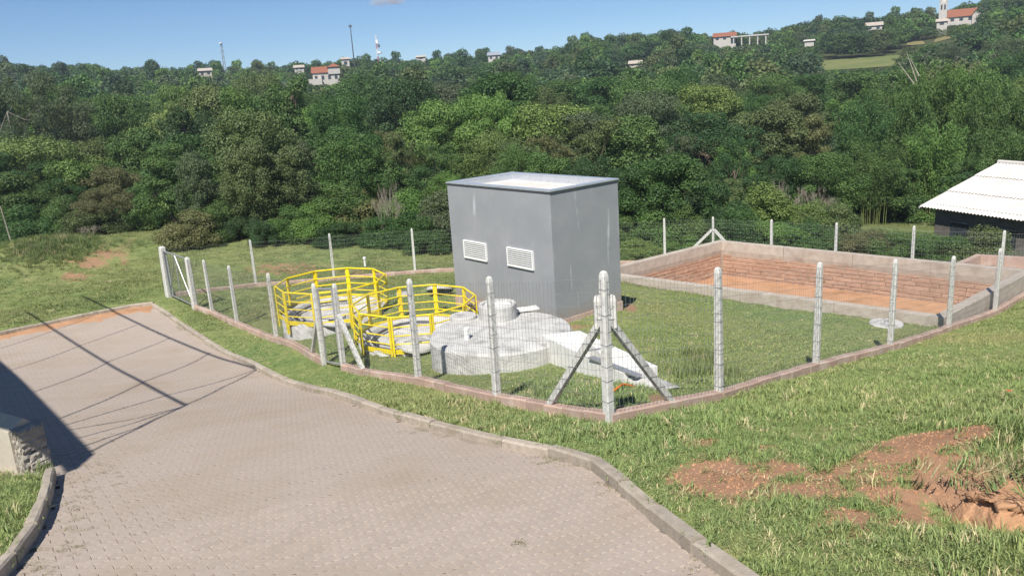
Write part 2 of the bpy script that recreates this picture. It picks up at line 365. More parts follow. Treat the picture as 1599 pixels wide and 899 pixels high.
def ground_mat():
    Mx = bpy.data.materials.new('grass_and_soil'); n, l, p = nodes(Mx); pos = geo_pos(n)
    g = mixc(n, l, ramp(n, l, noise(n, l, .45, 6, pos), .35, .68), (.215, .262, .092), (.285, .285, .12))
    g = mixc(n, l, ramp(n, l, noise(n, l, 5, 8, pos, .75), .42, .66), g, (.155, .21, .07))
    g = mixc(n, l, ramp(n, l, noise(n, l, .9, 8, pos, .7), .58, .74), g, (.38, .325, .165))
    s = mixc(n, l, ramp(n, l, noise(n, l, 2.5, 7, pos, .7), .35, .7), (.40, .235, .145), (.31, .18, .11))
    s = mixc(n, l, ramp(n, l, noise(n, l, 9, 8, pos, .75), .5, .75), s, (.27, .16, .095))
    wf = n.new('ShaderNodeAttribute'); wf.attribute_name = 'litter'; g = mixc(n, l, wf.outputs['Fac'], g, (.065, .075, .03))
    a = n.new('ShaderNodeAttribute'); a.attribute_name = 'soil'
    nz_ = n.new('ShaderNodeMath'); nz_.operation = 'MULTIPLY_ADD'; l.new(noise(n, l, 3.0, 9, pos, .78), nz_.inputs[0]); nz_.inputs[1].default_value = 2.2; nz_.inputs[2].default_value = -.6
    ad = n.new('ShaderNodeMath'); ad.operation = 'ADD'; l.new(a.outputs['Fac'], ad.inputs[0]); l.new(nz_.outputs[0], ad.inputs[1])
    f = ramp(n, l, ad.outputs[0], .80, 1.0)
    l.new(mixc(n, l, f, g, s), p.inputs['Base Color']); p.inputs['Roughness'].default_value = .97; p.inputs['Specular IOR Level'].default_value = .1
    l.new(bump(n, l, noise(n, l, 14, 8, pos, .75), .55, .05), p.inputs['Normal'])
    return Mx
me.materials.append(ground_mat())
M['ground'] = me.materials[0]

# ------------------------------------------------------------------ road: bedding sheet, paving stones, kerbs
RD = .075
def road_z(x, y): return terrain(x, y)-RD
bmr = bmesh.new()
xs = np.arange(ROAD[:, 0].min(), ROAD[:, 0].max()+.5, .5); ys = np.arange(2.4, ROAD[:, 1].max()+.5, .5)
QX, QY = np.meshgrid(xs, ys); QZ = road_z(QX, QY)-.011
ok = inpoly(QX, QY, ROAD)
vid = {}
for j in range(len(ys)-1):
    for i in range(len(xs)-1):
        if ok[j, i] or ok[j+1, i] or ok[j, i+1] or ok[j+1, i+1]:
            q = []
            for (a, b) in ((j, i), (j, i+1), (j+1, i+1), (j+1, i)):
                if (a, b) not in vid: vid[(a, b)] = bmr.verts.new((QX[a, b], QY[a, b], QZ[a, b] if ok[a, b] else QZ[a, b]-.03))
                q.append(vid[(a, b)])
            bmr.faces.new(q)
me = bpy.data.meshes.new('road'); bmr.to_mesh(me); bmr.free(); me.materials.append(M['joint'])
road = link(bpy.data.objects.new('road', me)); tag(road, 'beige interlocking paved road running downhill beside the fence', 'road', kind='structure')

D1 = np.array([-.57, .8216]); D2 = np.array([D1[1], -D1[0]])
PL, PW, GAP = .25, .125, .0035
prof = []
hw, hl = PW/2-GAP/2, PL/2-GAP/2; zz = .013
xsn = np.linspace(-hl, hl, 7); za = [0, 1, 0, 1, 0, 1, 0]
top = [(x, hw+(zz/2 if a else -zz/2)) for x, a in zip(xsn, za)]; bot = [(x, -hw+(zz/2 if a else -zz/2)) for x, a in zip(xsn[::-1], za[::-1])]
outline = np.array(bot[::-1]+top[::-1]); cen = outline.mean(0); K = len(outline)
inner = cen+(outline-cen)*np.array([.975, .95])
pav_v = np.vstack([np.c_[outline, np.full(K, -.007)], np.c_[inner, np.zeros(K)], np.c_[outline, np.full(K, -.03)]])
pav_f = [tuple(range(K, 2*K))]+[(i, (i+1) % K, K+(i+1) % K, K+i) for i in range(K)]+[(2*K+i, 2*K+(i+1) % K, (i+1) % K, i) for i in range(K)]
o0 = np.array([-4., 12.]); pcs = []
for i in range(-170, 260):
    for j in range(-60, 70):
        pcs.append(o0+D1*(i*PW)+D2*((j+.5*(i % 2))*PL))
pcs = np.array(pcs); pcs = pcs[inpoly(pcs[:, 0], pcs[:, 1], ROAD)]
pz = road_z(pcs[:, 0], pcs[:, 1]); pp = np.array([pxof(x, y, z) for (x, y), z in zip(pcs, pz)])
vis = (pp[:, 0] > -150) & (pp[:, 0] < 1700) & (pp[:, 1] < 1000) & (pp[:, 1] > 300)
pcs, pz, pp = pcs[vis], pz[vis], pp[vis]
infr = (pp[:, 0] > 20) & (pp[:, 0] < 1150) & (pp[:, 1] < 890)
order = np.argsort(np.where(infr, np.hypot(pcs[:, 0], pcs[:, 1]), 1e6)); single = set(order[:300].tolist())
pme = bpy.data.meshes.new('paving_stone'); pme.from_pydata(pav_v.tolist(), [], pav_f); pme.update(); pme.materials.append(M['paver'])
rp = random.Random(4)
def frame_at(x, y):
    e = .06; g = np.array([(tz(x+e, y)-tz(x-e, y))/(2*e), (tz(x, y+e)-tz(x, y-e))/(2*e)])
    nrm = Vector((-g[0], -g[1], 1)).normalized(); xa = Vector((D2[0], D2[1], g@D2)).normalized(); ya = nrm.cross(xa)
    return xa, ya, nrm
bigv = []; bigf = []
g1 = (terrain(pcs[:, 0]+.05, pcs[:, 1])-terrain(pcs[:, 0]-.05, pcs[:, 1]))/.1; g2 = (terrain(pcs[:, 0], pcs[:, 1]+.05)-terrain(pcs[:, 0], pcs[:, 1]-.05))/.1
sand_cover = np.clip(1-np.array([min(np.hypot(*(KERB_F-p).T)) for p in pcs])/1.6, 0, 1)
for k in range(len(pcs)):
    x, y = pcs[k]; dz = rp.uniform(-.0025, .0025)-sand_cover[k]*.012; ta, tb = rp.uniform(-.012, .012), rp.uniform(-.012, .012)
    if k in single:
        xa, ya, nr = frame_at(x, y); o = bpy.data.objects.new('paving_stone', pme); link(o, road)
        mm = Matrix((xa, ya, nr)).transposed().to_4x4(); mm.translation = (x, y, pz[k]+dz); o.matrix_world = mm @ Matrix.Rotation(ta, 4, 'X') @ Matrix.Rotation(tb, 4, 'Y')
    else:
        b = len(bigv)*len(pav_v)
        w = pav_v[:, 0:1]*D2+pav_v[:, 1:2]*D1*1.0
        z = pz[k]+dz+w[:, 0]*g1[k]+w[:, 1]*g2[k]+pav_v[:, 2]+pav_v[:, 0]*ta+pav_v[:, 1]*tb
        bigv.append(np.c_[w+pcs[k], z]); bigf += [tuple(i+b for i in f) for f in pav_f[:1+K]]
o = mesh_obj('paving_stones', np.vstack(bigv), bigf, M['paver'], road); o['kind'] = 'stuff'

def kerb(name, line, label, w=.13, up=.045, deep=.28, side=1, jit=.006):
    root = empty(name, (0, 0, 0)); tag(root, label, 'kerb', kind='thing')
    rk = random.Random(hash(name) % 1000+7); i = 0
    for a, b in zip(line[:-1], line[1:]):
        t = (b-a)/np.linalg.norm(b-a); nrm = np.array([-t[1], t[0]]); a2 = a+t*.006; b2 = b-t*.006
        mb = MB(); ring = []
        ch = .02
        secs = [(-w/2, -deep), (-w/2, up-ch), (-w/2+ch, up), (w/2-ch, up), (w/2, up-ch), (w/2, -deep)]
        dz = rk.uniform(-jit, jit)*2; dn = rk.uniform(-jit, jit); vs = []
        for p in (a2, a2+(b2-a2)*.5, b2):
            z = tz(*p)+dz
            for (s_, h) in secs: q = p+nrm*(s_+dn+rk.uniform(-.003, .003)); vs.append((q[0], q[1], z+h+rk.uniform(-.004, .004)))
        fs = []
        for l_ in range(2):
            for k in range(5): fs.append((l_*6+k, l_*6+k+1, l_*6+6+k+1, l_*6+6+k))
        fs += [tuple(range(6)), tuple(range(17, 11, -1))]
        mb.add(vs, fs).build('kerb_stone', M['kerb'], root); i += 1
    return root
kerb('concrete_kerb', KERB_R, 'long curved concrete kerb between the paved road and the fence verge')
kerb('concrete_kerb', KERB_F, 'straight concrete kerb closing the far end of the paved road', up=.06)
kerb('concrete_kerb', KERB_L, 'short curved concrete kerb in front of the rough stone wall end', w=.11, up=.07)

def drift(name, line, side, width, label, m_, seed, hgt=.022):
    "sand washed against a kerb: a thin wedge whose edge dips under the paving"
    rk = np.random.default_rng(seed); L_ = len(line); V_ = []; nv = 16; fine = resample(line, .12)
    for i_, p_ in enumerate(fine):
        t_ = fine[min(i_+1, len(fine)-1)]-fine[max(i_-1, 0)]; t_ = t_/np.linalg.norm(t_); n_ = np.array([-t_[1], t_[0]])*side
        for j_ in range(nv+1):
            d_ = width*j_/nv; q_ = p_+n_*d_; nz = math.sin(q_[0]*3.1+seed)*math.cos(q_[1]*2.3)+.6*math.sin(q_[0]*7.7)*math.cos(q_[1]*8.9+seed)+.4*math.sin(q_[0]*17)*math.cos(q_[1]*19)
            end = min(1, i_/6, (len(fine)-1-i_)/6)
            V_.append((q_[0], q_[1], tz(*q_)-RD+hgt*end*(1-d_/width*1.5)+.009*nz-.006))
    n_f = len(fine); o_ = mesh_obj(name, V_, [(i_*(nv+1)+j_, i_*(nv+1)+j_+1, (i_+1)*(nv+1)+j_+1, (i_+1)*(nv+1)+j_) for i_ in range(n_f-1) for j_ in range(nv)], m_, None, True)
    return tag(o_, label, 'sand', kind='stuff')
_cen = G(300, 640)[:2]
def side_of(line):
    a_, b_ = line[len(line)//2], line[len(line)//2+1]; t_ = b_-a_; return 1 if (-t_[1]*(_cen-a_)[0]+t_[0]*(_cen-a_)[1]) > 0 else -1
drift('sand', KERB_F[2:], side_of(KERB_F), 1.3, 'orange sand washed against the far kerb of the road', M['soil'], 3)
_k = [i_ for i_, p_ in enumerate(KERB_R) if 8.2 < np.hypot(*p_) < 11.5]
drift('sand', KERB_R[_k[0]:_k[-1]], side_of(KERB_R), .45, 'pale sand and straw drift along the bend of the kerb', M['joint'], 5, .02)
# ------------------------------------------------------------------ grey equipment building
BANG = rad(39.2)
RD_ = np.array([math.cos(BANG), math.sin(BANG)]); LD_ = np.array([-RD_[1], RD_[0]])
BN = np.array([.985, 17.85]); BH, BW, BL = 3.10, 2.22, 3.95
bld = empty('equipment_building', (BN[0], BN[1], 0), BANG)
tag(bld, 'grey painted windowless equipment building with two white louvred vents', 'building')
T = .15
for (x0, x1, y0, y1) in ((0, T, 0, BL), (BW-T, BW, 0, BL), (T, BW-T, 0, T), (T, BW-T, BL-T, BL)):
    MB().box(((x0+x1)/2, (y0+y1)/2, (BH-.9)/2), (x1-x0, y1-y0, BH+.9)).build('wall', M['greywall'], bld)
MB().box((BW/2, BL/2, -.42), (BW+.05, BL+.05, 1.0)).build('plinth', M['footing'], bld)
# flashing cap folded over the parapet, lining its inner face
CW = .165; ov = .025
for (x0, x1, y0, y1) in ((-ov, CW, -ov, BL+ov), (BW-CW, BW+ov, -ov, BL+ov), (CW, BW-CW, -ov, CW), (CW, BW-CW, BL-CW, BL+ov)):
    cp = MB().box(((x0+x1)/2, (y0+y1)/2, BH+.02), (x1-x0, y1-y0, .035)); cp.build('parapet_cap', M['flash'], bld)
dl = MB()
for (a, b) in (((-ov, -ov), (BW+ov, -ov)), ((-ov, -ov), (-ov, BL+ov)), ((BW+ov, -ov), (BW+ov, BL+ov)), ((-ov, BL+ov), (BW+ov, BL+ov))):
    dl.bar((*a, BH-.004), (*b, BH-.004), .012, .022)
dl.build('drip_edge', M['steel'], bld)
for (x0, x1, y0, y1) in ((T, CW-.004, T, BL-T), (BW-CW+.004, BW-T, T, BL-T), (CW, BW-CW, T, CW-.004), (CW, BW-CW, BL-CW+.004, BL-T)):
    MB().box(((x0+x1)/2, (y0+y1)/2, BH-.2), (x1-x0, y1-y0, .40)).build('inner_flashing', M['flash'], bld)
rv = []; rf = []; nxs = 121
for i in range(nxs):
    y = CW+(BL-2*CW)*i/(nxs-1)
    for x in (CW, BW-CW): rv.append((x, y, BH-.12-.05*(x/BW)+.022*math.sin(y*2*math.pi/.177)))
rf = [(2*i, 2*i+1, 2*i+3, 2*i+2) for i in range(nxs-1)]
mesh_obj('corrugated_roof', rv, rf, M['fibre'], bld, True)
def on_left_face(px, py):
    d = ray(px, py); o = np.array([0, 0, ZC]); n3 = np.array([RD_[0], RD_[1], 0]); t = ((np.array([BN[0], BN[1], 0])-o)@n3)/(d@n3)
    p = o+d*t; return (p[:2]-BN)@LD_, p[2]
for (pa, pb) in (((760.5, 380.5), (727.5, 402)), ((833.5, 392.5), (795, 414.5))):
    ya, za_ = on_left_face(*pa); yb, zb_ = on_left_face(*pb); lo_, hi_ = sorted((ya, yb)); z0, z1 = sorted((za_, zb_))
    w, h = hi_-lo_, z1-z0; cy_, cz_ = (lo_+hi_)/2, (z0+z1)/2
    v = MB().box((-.012, cy_, cz_), (.02, w-.02, h-.02)).build('vent', M['dark'], bld)
    fr = MB(); fw_ = .03
    for (yy, zz_, ww, hh) in ((cy_, z1-fw_/2, w, fw_), (cy_, z0+fw_/2, w, fw_), (lo_+fw_/2, cz_, fw_, h-2*fw_), (hi_-fw_/2, cz_, fw_, h-2*fw_)):
        fr.box((-.025, yy, zz_), (.05, ww, hh))
    fr.build('vent_frame', M['white'], v)
    ns = 8; st = (h-2*fw_)/ns
    for k in range(ns):
        zc = z0+fw_+st*(k+.5)
        s_ = MB(); s_.add([(-.046, lo_+fw_, zc-st*.42), (-.046, hi_-fw_, zc-st*.42), (-.012, hi_-fw_, zc+st*.40), (-.012, lo_+fw_, zc+st*.40)], [(0, 1, 2, 3)]); 
        s_.add([(-.046, lo_+fw_, zc-st*.42), (-.046, hi_-fw_, zc-st*.42), (-.046, hi_-fw_, zc+st*.16), (-.046, lo_+fw_, zc+st*.16)], [(0, 1, 2, 3)])
        s_.build('louvre_slat', M['white'], v)

# ------------------------------------------------------------------ round tanks in a row parallel to the building
ZT = -.38
def railing(name, c, label, gap=None, phase=.2):
    root = empty(name, (c[0], c[1], ZT)); tag(root, label, 'railing', 'yellow railings around the round tanks')
    n = 10; R = 1.5; Hh = .92
    pts = [np.array([R*math.cos(phase+2*math.pi*i/n), R*math.sin(phase+2*math.pi*i/n)]) for i in range(n)]
    for i, p in enumerate(pts):
        tn = np.array([-p[1], p[0]])/R; a = math.atan2(tn[1], tn[0]); mb = MB()
        for s_ in (-.032, .032):
            q = p*1.012+tn*s_; mb.box((q[0], q[1], (Hh-.22)/2), (.05, .025, Hh+.22), a)
        mb.box((p[0]*1.0, p[1]*1.0, Hh*.5), (.075, .012, Hh-.04), a)
        mb.build('upright', M['yellow'], root)
    for i in range(n):
        a, b = pts[i], pts[(i+1) % n]
        MB().tube((*a, Hh), (*b, Hh), .024, 8).build('handrail', M['yellow'], root)
        for h in (.27, .47, .68): MB().tube((*a, h), (*b, h), .016, 6).build('rail', M['yellow'], root)
        for h in (.055, .115): MB().bar((*a, h), (*b, h), .014, .055).build('toe_board', M['yellow'], root)
    return root
def round_basin(name, c, label, seed):
    root = empty(name, (c[0], c[1], ZT)); tag(root, label, 'tank', 'sunken round tanks behind the yellow railings')
    MB().lathe((0, 0, 0), [(1.44, -.8), (1.44, .07), (1.42, .09), (1.27, .09), (1.25, .07), (1.25, -.06)], 48).build('rim_wall', M['conc'], root, True)
    MB().lathe((0, 0, 0), [(1.25, -.06), (.62, -.14), (.60, -.14), (.60, -.5), (.01, -.5)], 40, True).build('floor_slab', M['conc'], root)
    rk = random.Random(seed)
    a0 = rk.uniform(0, 6); pts = [(1.1*math.cos(a0+t*.35), 1.1*math.sin(a0+t*.35), .02+.03*math.sin(t)) for t in range(8)]
    MB().path(pts, .035, 8).build('pipe', M['steel'], root)
    MB().lathe((-.35*math.cos(a0), -.35*math.sin(a0), -.1), [(.42, 0), (.42, .09), (.40, .10), (.01, .10)], 28, True).build('inspection_lid', M['conc'], root)
    return root
C1, C2, C3 = (-5.02, 21.72), (-2.42, 18.95), (-.30, 16.12)
round_basin('round_tank', C1, 'round concrete tank inside the yellow railing farther from the grey building', 3)
round_basin('round_tank', C2, 'round concrete tank inside the yellow railing closer to the grey building', 8)
railing('safety_railing', C1, 'yellow polygonal safety railing, the one near the wide gate')
railing('safety_railing', C2, 'yellow polygonal safety railing, the one next to the covered concrete tank', phase=.05)
tk = empty('covered_tank', (C3[0], C3[1], 0)); tag(tk, 'weathered white round concrete tank with raised manhole beside grey building', 'tank')
MB().lathe((0, 0, 0), [(1.50, -.9), (1.50, .44), (1.46, .49), (1.2, .51), (.3, .55), (.01, .55)], 64, True).build('tank_body', M['conc'], tk)
cxo, cyo = Pz(778, 490, .62)[0]-C3[0], Pz(778, 490, .62)[1]-C3[1]
rg = MB().lathe((cxo, cyo, 0), [(.42, .49), (.42, .84), (.40, .86), (.33, .86), (.32, .83)], 36).build('manhole_ring', M['conc'], tk)
MB().lathe((cxo, cyo, 0), [(.33, .80), (.30, .835), (.12, .85), (.11, .82), (.01, .82)], 30, True).build('manhole_lid', M['conc_white'], rg)
p = Pz(724, 496, .54); MB().lathe((p[0]-C3[0], p[1]-C3[1], .5), [(.30, 0), (.30, .085), (.28, .10), (.01, .10)], 30, True).build('flat_lid', M['conc'], tk)
p = Pz(730, 532, .5); MB().lathe((p[0]-C3[0], p[1]-C3[1], .40), [(.055, 0), (.055, .32), (.065, .32), (.065, .37), (.01, .37)], 14, True).build('vent_pipe', M['white'], tk)
p = Pz(822, 484, .54); MB().box((p[0]-C3[0], p[1]-C3[1], .56), (.55, .26, .05), .25, .008).build('loose_slab', M['conc_white'], tk)

def disc(name, p, r, h, label, tilt=(0, 0), m_='conc', cat='lid', hollow=False):
    root = empty(name, p); tag(root, label, cat, 'loose concrete covers lying around the tanks')
    mb = MB().lathe((0, 0, 0), [(r*.97, -.02), (r, 0), (r, h-.02), (r*.97, h), (.01, h)], 36, True); o = mb.build('slab', M[m_], root)
    k = MB(); k.tube((-.07, 0, h), (-.07, 0, h+.05), .008); k.tube((.07, 0, h), (.07, 0, h+.05), .008); k.tube((-.078, 0, h+.05), (.078, 0, h+.05), .008); k.build('lifting_loop', M['steel'], root)
    root.rotation_euler = (tilt[0], tilt[1], .4)
    return root
p = G(528, 515); disc('concrete_cover', (p[0], p[1], p[2]+.12), .42, .08, 'tilted concrete cover on the grass between the two yellow railings', (-.22, .16))
p = G(655, 551); disc('concrete_cover', (p[0], p[1], p[2]+.14), .40, .07, 'round concrete cover propped up between near yellow railing and covered tank', (.06, .02))
p = G(688, 462); disc('concrete_cover', (p[0], p[1], p[2]+.16), .40, .08, 'concrete cover leaning beside the grey building wall behind the near railing', (-.38, .2))
p = G(633, 463); disc('concrete_cover', (p[0], p[1], p[2]+.05), .27, .07, 'small concrete cover lying on the lawn behind the near railing')
p = G(1384, 509); disc('manhole_cover', (p[0], p[1], p[2]+.02), .42, .07, 'round concrete manhole cover in the lawn in front of the basin', cat='manhole')

# white concrete trough next to the corner post
tr_ = empty('concrete_trough', (1.0, 15.2, .1)); tag(tr_, 'white concrete trough sloping on the lawn behind the corner post', 'trough')
def trough():
    a = np.array([.50, 15.28]); b = np.array([1.30, 15.42]); c_ = np.array([2.42, 13.05]); d_ = np.array([1.78, 12.80])
    zt = [.60, .60, .62, .62]; o = np.array([1.0, 15.2]); out = [np.r_[p-o, z-.1] for p, z in zip((a, b, c_, d_), zt)]
    low = [np.r_[(p-o), -.55] for p in (a, b, c_, d_)]
    cc = np.mean([p[:2] for p in out], 0)
    inn = [np.r_[cc+(p[:2]-cc)*.82, p[2]] for p in out]; flo = [np.r_[cc+(p[:2]-cc)*np.array([.45, .62]), z] for p, z in zip(out, (.02, .02, .12, .12))]
    V_ = low+out+inn+flo; Fs = []
    for l_ in range(3):
        for i in range(4): Fs.append((l_*4+i, l_*4+(i+1) % 4, l_*4+4+(i+1) % 4, l_*4+4+i))
    Fs.append((12, 13, 14, 15)); MB().add(V_, Fs).build('trough_body', M['conc_white'], tr_)
    m1, m2 = (out[0]*.35+out[3]*.65), (out[1]*.35+out[2]*.65)
    MB().bar(m1+[0, 0, .03], out[3]+[.25, -.22, .02], .12, .03).build('flat_bar', M['metal'], tr_)
    MB().bar((out[0]+inn[0])/2*.5+(out[3]+inn[3])/2*.5+[0, 0, .012], (out[1]+inn[1])/2*.5+(out[2]+inn[2])/2*.5+[0, 0, .012], .05, .02).build('cross_bar', M['metal'], tr_)
    # outflow apron of smoothed mortar
    ap = MB(); ring = []
    for k in range(14):
        t = k/13; w_ = .32*(1-.35*t)+.05*math.sin(k*2.1); p0 = (c_+d_)/2-o; dr = np.array([.42, -.9]); dr /= np.linalg.norm(dr); sd = np.array([dr[1], -dr[0]])
        q = p0+dr*(t*1.05-.05)
        for s_ in np.linspace(-1, 1, 9):
            g = q+sd*w_*s_; zt_ = max(tz(*(g+o))-.1, -.05)+.20*(1-t*.6)*math.sqrt(max(0, 1-s_*s_))-.03; ap.v.append((g[0], g[1], zt_))
    ap.f = [(k*9+i, k*9+i+1, k*9+10+i, k*9+9+i) for k in range(13) for i in range(8)]
    ap.build('mortar_apron', M['plaster'] if False else M['conc'], tr_, True)
trough()
p = G(957, 616); q = G(985, 607)
hp = [np.array([p[0]+(q[0]-p[0])*t+.03*math.sin(t*7), p[1]+(q[1]-p[1])*t, 0]) for t in np.linspace(-.2, 1.1, 12)]
for k in hp: k[2] = tz(k[0], k[1])+.05+.06*math.sin(3.1*(k[0]-p[0])/(q[0]-p[0]+1e-6))
ho = MB().path(hp, .018, 8).build('hose', M['hose']); tag(ho, 'short orange hose on the grass by the trough outlet', 'hose')

# ------------------------------------------------------------------ fences
def post_mesh(h, w=.12, top=.085, deep=.3, rnd=False):
    mb = MB(); k = .78; secs = [(-deep, w/2), (h*.55, w*.46), (h-.07, top*.55), (h-.02, top*.42), (h, top*.22)]; V_ = []
    for (z, r) in secs:
        for (a, b) in ((-k, -1), (k, -1), (1, -k), (1, k), (k, 1), (-k, 1), (-1, k), (-1, -k)): V_.append((a*r, b*r, z))
    Fs = [(l_*8+i, l_*8+(i+1) % 8, l_*8+8+(i+1) % 8, l_*8+8+i) for l_ in range(len(secs)-1) for i in range(8)]+[tuple(range((len(secs)-1)*8, len(secs)*8))]
    mb.add(V_, Fs); return mb
fr_ = random.Random(11)
def add_post(parent, x, y, h, w=.12, rz=None, top=None, lean=0):
    z = tz(x, y)
    o = post_mesh(h, w, top or w*.72).build('concrete_post', M['post'], parent)
    o.location = (x, y, z); o.rotation_euler = (fr_.uniform(-.012, .012)+lean, fr_.uniform(-.012, .012), fr_.uniform(0, .15) if rz is None else rz)
    return o
def wire_panel(parent, a, b, h, step=.075, rows=12, r=.0022, z0=.06, panel='wire_mesh'):
    a = np.array(a[:2], float); b = np.array(b[:2], float); L = np.linalg.norm(b-a); t = (b-a)/L; nrm = np.array([-t[1], t[0]])*.05
    n = max(2, int(L/step)); mb = MB()
    us = np.linspace(0, 1, n+1); pts = a+(b-a)*us[:, None]-nrm; zs = terrain(pts[:, 0], pts[:, 1]); zs = np.linspace(zs[0], zs[-1], n+1)*.5+zs*.5
    for k in range(n+1):
        w_ = .012*math.sin(k*1.7)+.008*math.sin(k*.37)
        mb.tube((*pts[k], zs[k]+z0), (pts[k][0]+w_*t[0], pts[k][1]+w_*t[1], zs[k]+h), r, 3, cap=False)
    for j in range(rows):
        f = j/(rows-1); hh = z0+(h-z0)*f; stp = max(1, n//10); ks = list(range(0, n, stp))+[n]
        ph = j*1.9
        P = [(pts[k][0], pts[k][1], zs[k]+hh+(0 if k in (0, n) else .012*math.sin(ph+k*.5))) for k in ks]
        for p_, q_ in zip(P[:-1], P[1:]): mb.tube(p_, q_, r*1.15, 3, cap=False)
    o = mb.build(panel, M['wire'], parent, fix=False); o['kind'] = 'stuff'; return o
def footing(parent, a, b, w=.15, up=.16, deep=.35, blk=.42, mk='footing'):
    a = np.array(a[:2], float); b = np.array(b[:2], float); L = np.linalg.norm(b-a); t = (b-a)/L; n = max(1, int(round(L/blk)))
    nr = np.array([-t[1], t[0]])
    for k in range(n):
        p0 = a+(b-a)*(k/n)+t*.004; p1 = a+(b-a)*((k+1)/n)-t*.004; z0, z1 = tz(*p0), tz(*p1); dz = fr_.uniform(-.008, .008); V_ = []
        dn = fr_.uniform(-.008, .008)
        for p_, z_ in ((p0, z0), (p1, z1)):
            for (s_, h) in ((-w/2, -deep), (-w/2, up-.015), (-w/2+.015, up), (w/2-.015, up), (w/2, up-.015), (w/2, -deep)):
                q_ = p_+nr*(s_+dn); V_.append((q_[0], q_[1], z_+h+dz))
        MB().add(V_, [(i, i+1, i+7, i+6) for i in range(5)]+[tuple(range(6)), tuple(range(11, 5, -1))]).build('footing_block', M[mk], parent)
def htop(x, y, pytop):
    # height of a post whose top shows at image height pytop
    lo, hi = .2, 4.
    z = tz(x, y)
    for _ in range(40):
        m_ = (lo+hi)/2
        if pxof(x, y, z+m_)[1] > pytop: lo = m_
        else: hi = m_
    return lo
def brace(parent, p, dirv, z1=1.35, run=1.25, w=.085):
    d = np.array(dirv, float); d /= np.linalg.norm(d); q = np.array(p[:2])+d*run
    MB().bar((p[0]+d[0]*.05, p[1]+d[1]*.05, tz(*p[:2])+z1), (q[0], q[1], tz(*q)+.02), w, w).build('brace', M['post'], parent)

FA = [(-11.49, 28.1), (-10.48, 27.02), (-8.82, 24.62), (-6.63, 21.34), (-4.45, 17.57)]; TA = [402, 406, 415, 427, 443]
FA2 = [(-3.85, 16.87), (-1.83, 13.92), (-.34, 11.46), (1.12, 9.45)]; TA2 = [443, 436, 432, 424]
FB = [(1.12, 9.45), (2.89, 10.81), (5.33, 13.45), (7.92, 16.03), (11.02, 19.32), (13.66, 21.68), (16.6, 24.3)]; TB = [424, 418, 410, 405, 400, 388, 380]
def yl(px, y, py=380): q = Py(px, py, y); return (q[0], y)
FC = [(-13.26, 30.22), (-10.64, 32.56), (-7.55, 33.35), (-4.17, 34.1), (-.8, 34.3), (2.9, 34.2), yl(1038, 33.9, 360), yl(1114, 33.5, 360)]; TC = [385, 375, 365, 357, 352, 347, 341, 339]
FD = [yl(1114, 33.5, 360), yl(1206, 31.9, 360), yl(1306, 30.1, 368), yl(1427, 28.2, 378), yl(1567, 26.2, 377), (21.5, 22.0)]; TD = [339, 343, 348, 353, 360, 362]
def fence(name, pts, tops, label, first=True, last=True, mesh_h=None, widths=None):
    root = empty(name, (pts[0][0], pts[0][1], tz(*pts[0]))); tag(root, label, 'fence')
    root.location = (0, 0, 0)
    hs = [htop(p[0], p[1], t) for p, t in zip(pts, tops)]
    hs = [min(2.4, max(1.85, h)) for h in hs]
    for i, (p, h) in enumerate(zip(pts, hs)):
        if (i == 0 and not first) or (i == len(pts)-1 and not last): continue
        w_ = (widths or {}).get(i, .11); t = np.array(pts[min(i+1, len(pts)-1)])-np.array(pts[max(i-1, 0)])
        po = add_post(root, p[0], p[1], h, w_, math.atan2(t[1], t[0]))
        if np.hypot(*p) < 24:
            tw_ = MB()
            for hh in np.arange(.25, h-.1, .29):
                k_ = (w_/2-(w_*.05)*min(1, hh/(h*.55)))*1.03+.003; c4 = [(-k_, -k_), (k_, -k_), (k_, k_), (-k_, k_)]; o4 = fr_.uniform(-.09, .09)
                for u in range(4): tw_.tube((*c4[u], hh+o4), (*c4[(u+1) % 4], hh+o4+.01*(u % 2)), .0022, 4)
            tw_.build('tie_wire', M['wire'], po)
    for i in range(len(pts)-1):
        wire_panel(root, pts[i], pts[i+1], min(hs[i], hs[i+1])-.1); footing(root, pts[i], pts[i+1])
    return root
f1 = fence('mesh_fence', FA, TA, 'wire mesh fence stretch between the wide gate and the small gate', widths={0: .19})
f2 = fence('mesh_fence', FA2, TA2, 'wire mesh fence stretch along the kerb from small gate to braced corner post', widths={3: .12})
f3 = fence('mesh_fence', FB, TB, 'wire mesh fence stretch climbing beside the grass bank on the right', first=False)
f4 = fence('mesh_fence', FC, TC, 'wire mesh fence along the back of the lawn below the wood', widths={0: .27})
f5 = fence('mesh_fence', FD, TD, 'wire mesh fence behind the far wall of the stone basin', first=False)
cp_ = np.array(FB[0])
for d, par in ((np.array(FA2[2])-cp_, f2), (np.array(FB[1])-cp_, f3)):
    brace(par, cp_, d, 1.38, 1.30, .085)
    u = d/np.linalg.norm(d); q = cp_+u*.13
    o = post_mesh(.42, .10, .09, 0).build('brace_head', M['post'], par); o.location = (q[0], q[1], tz(*q)+1.28)
brace(f1, FA[4], np.array(FA[3])-np.array(FA[4]), 1.15, .95, .075); brace(f2, FA2[0], np.array(FA2[1])-np.array(FA2[0]), 1.3, 1.15, .085)
for d, par in ((np.array(FC[6])-np.array(FC[7]), f4), (np.array(FD[1])-np.array(FD[0]), f5)): brace(par, FC[7], d, 1.5, 1.5, .10)
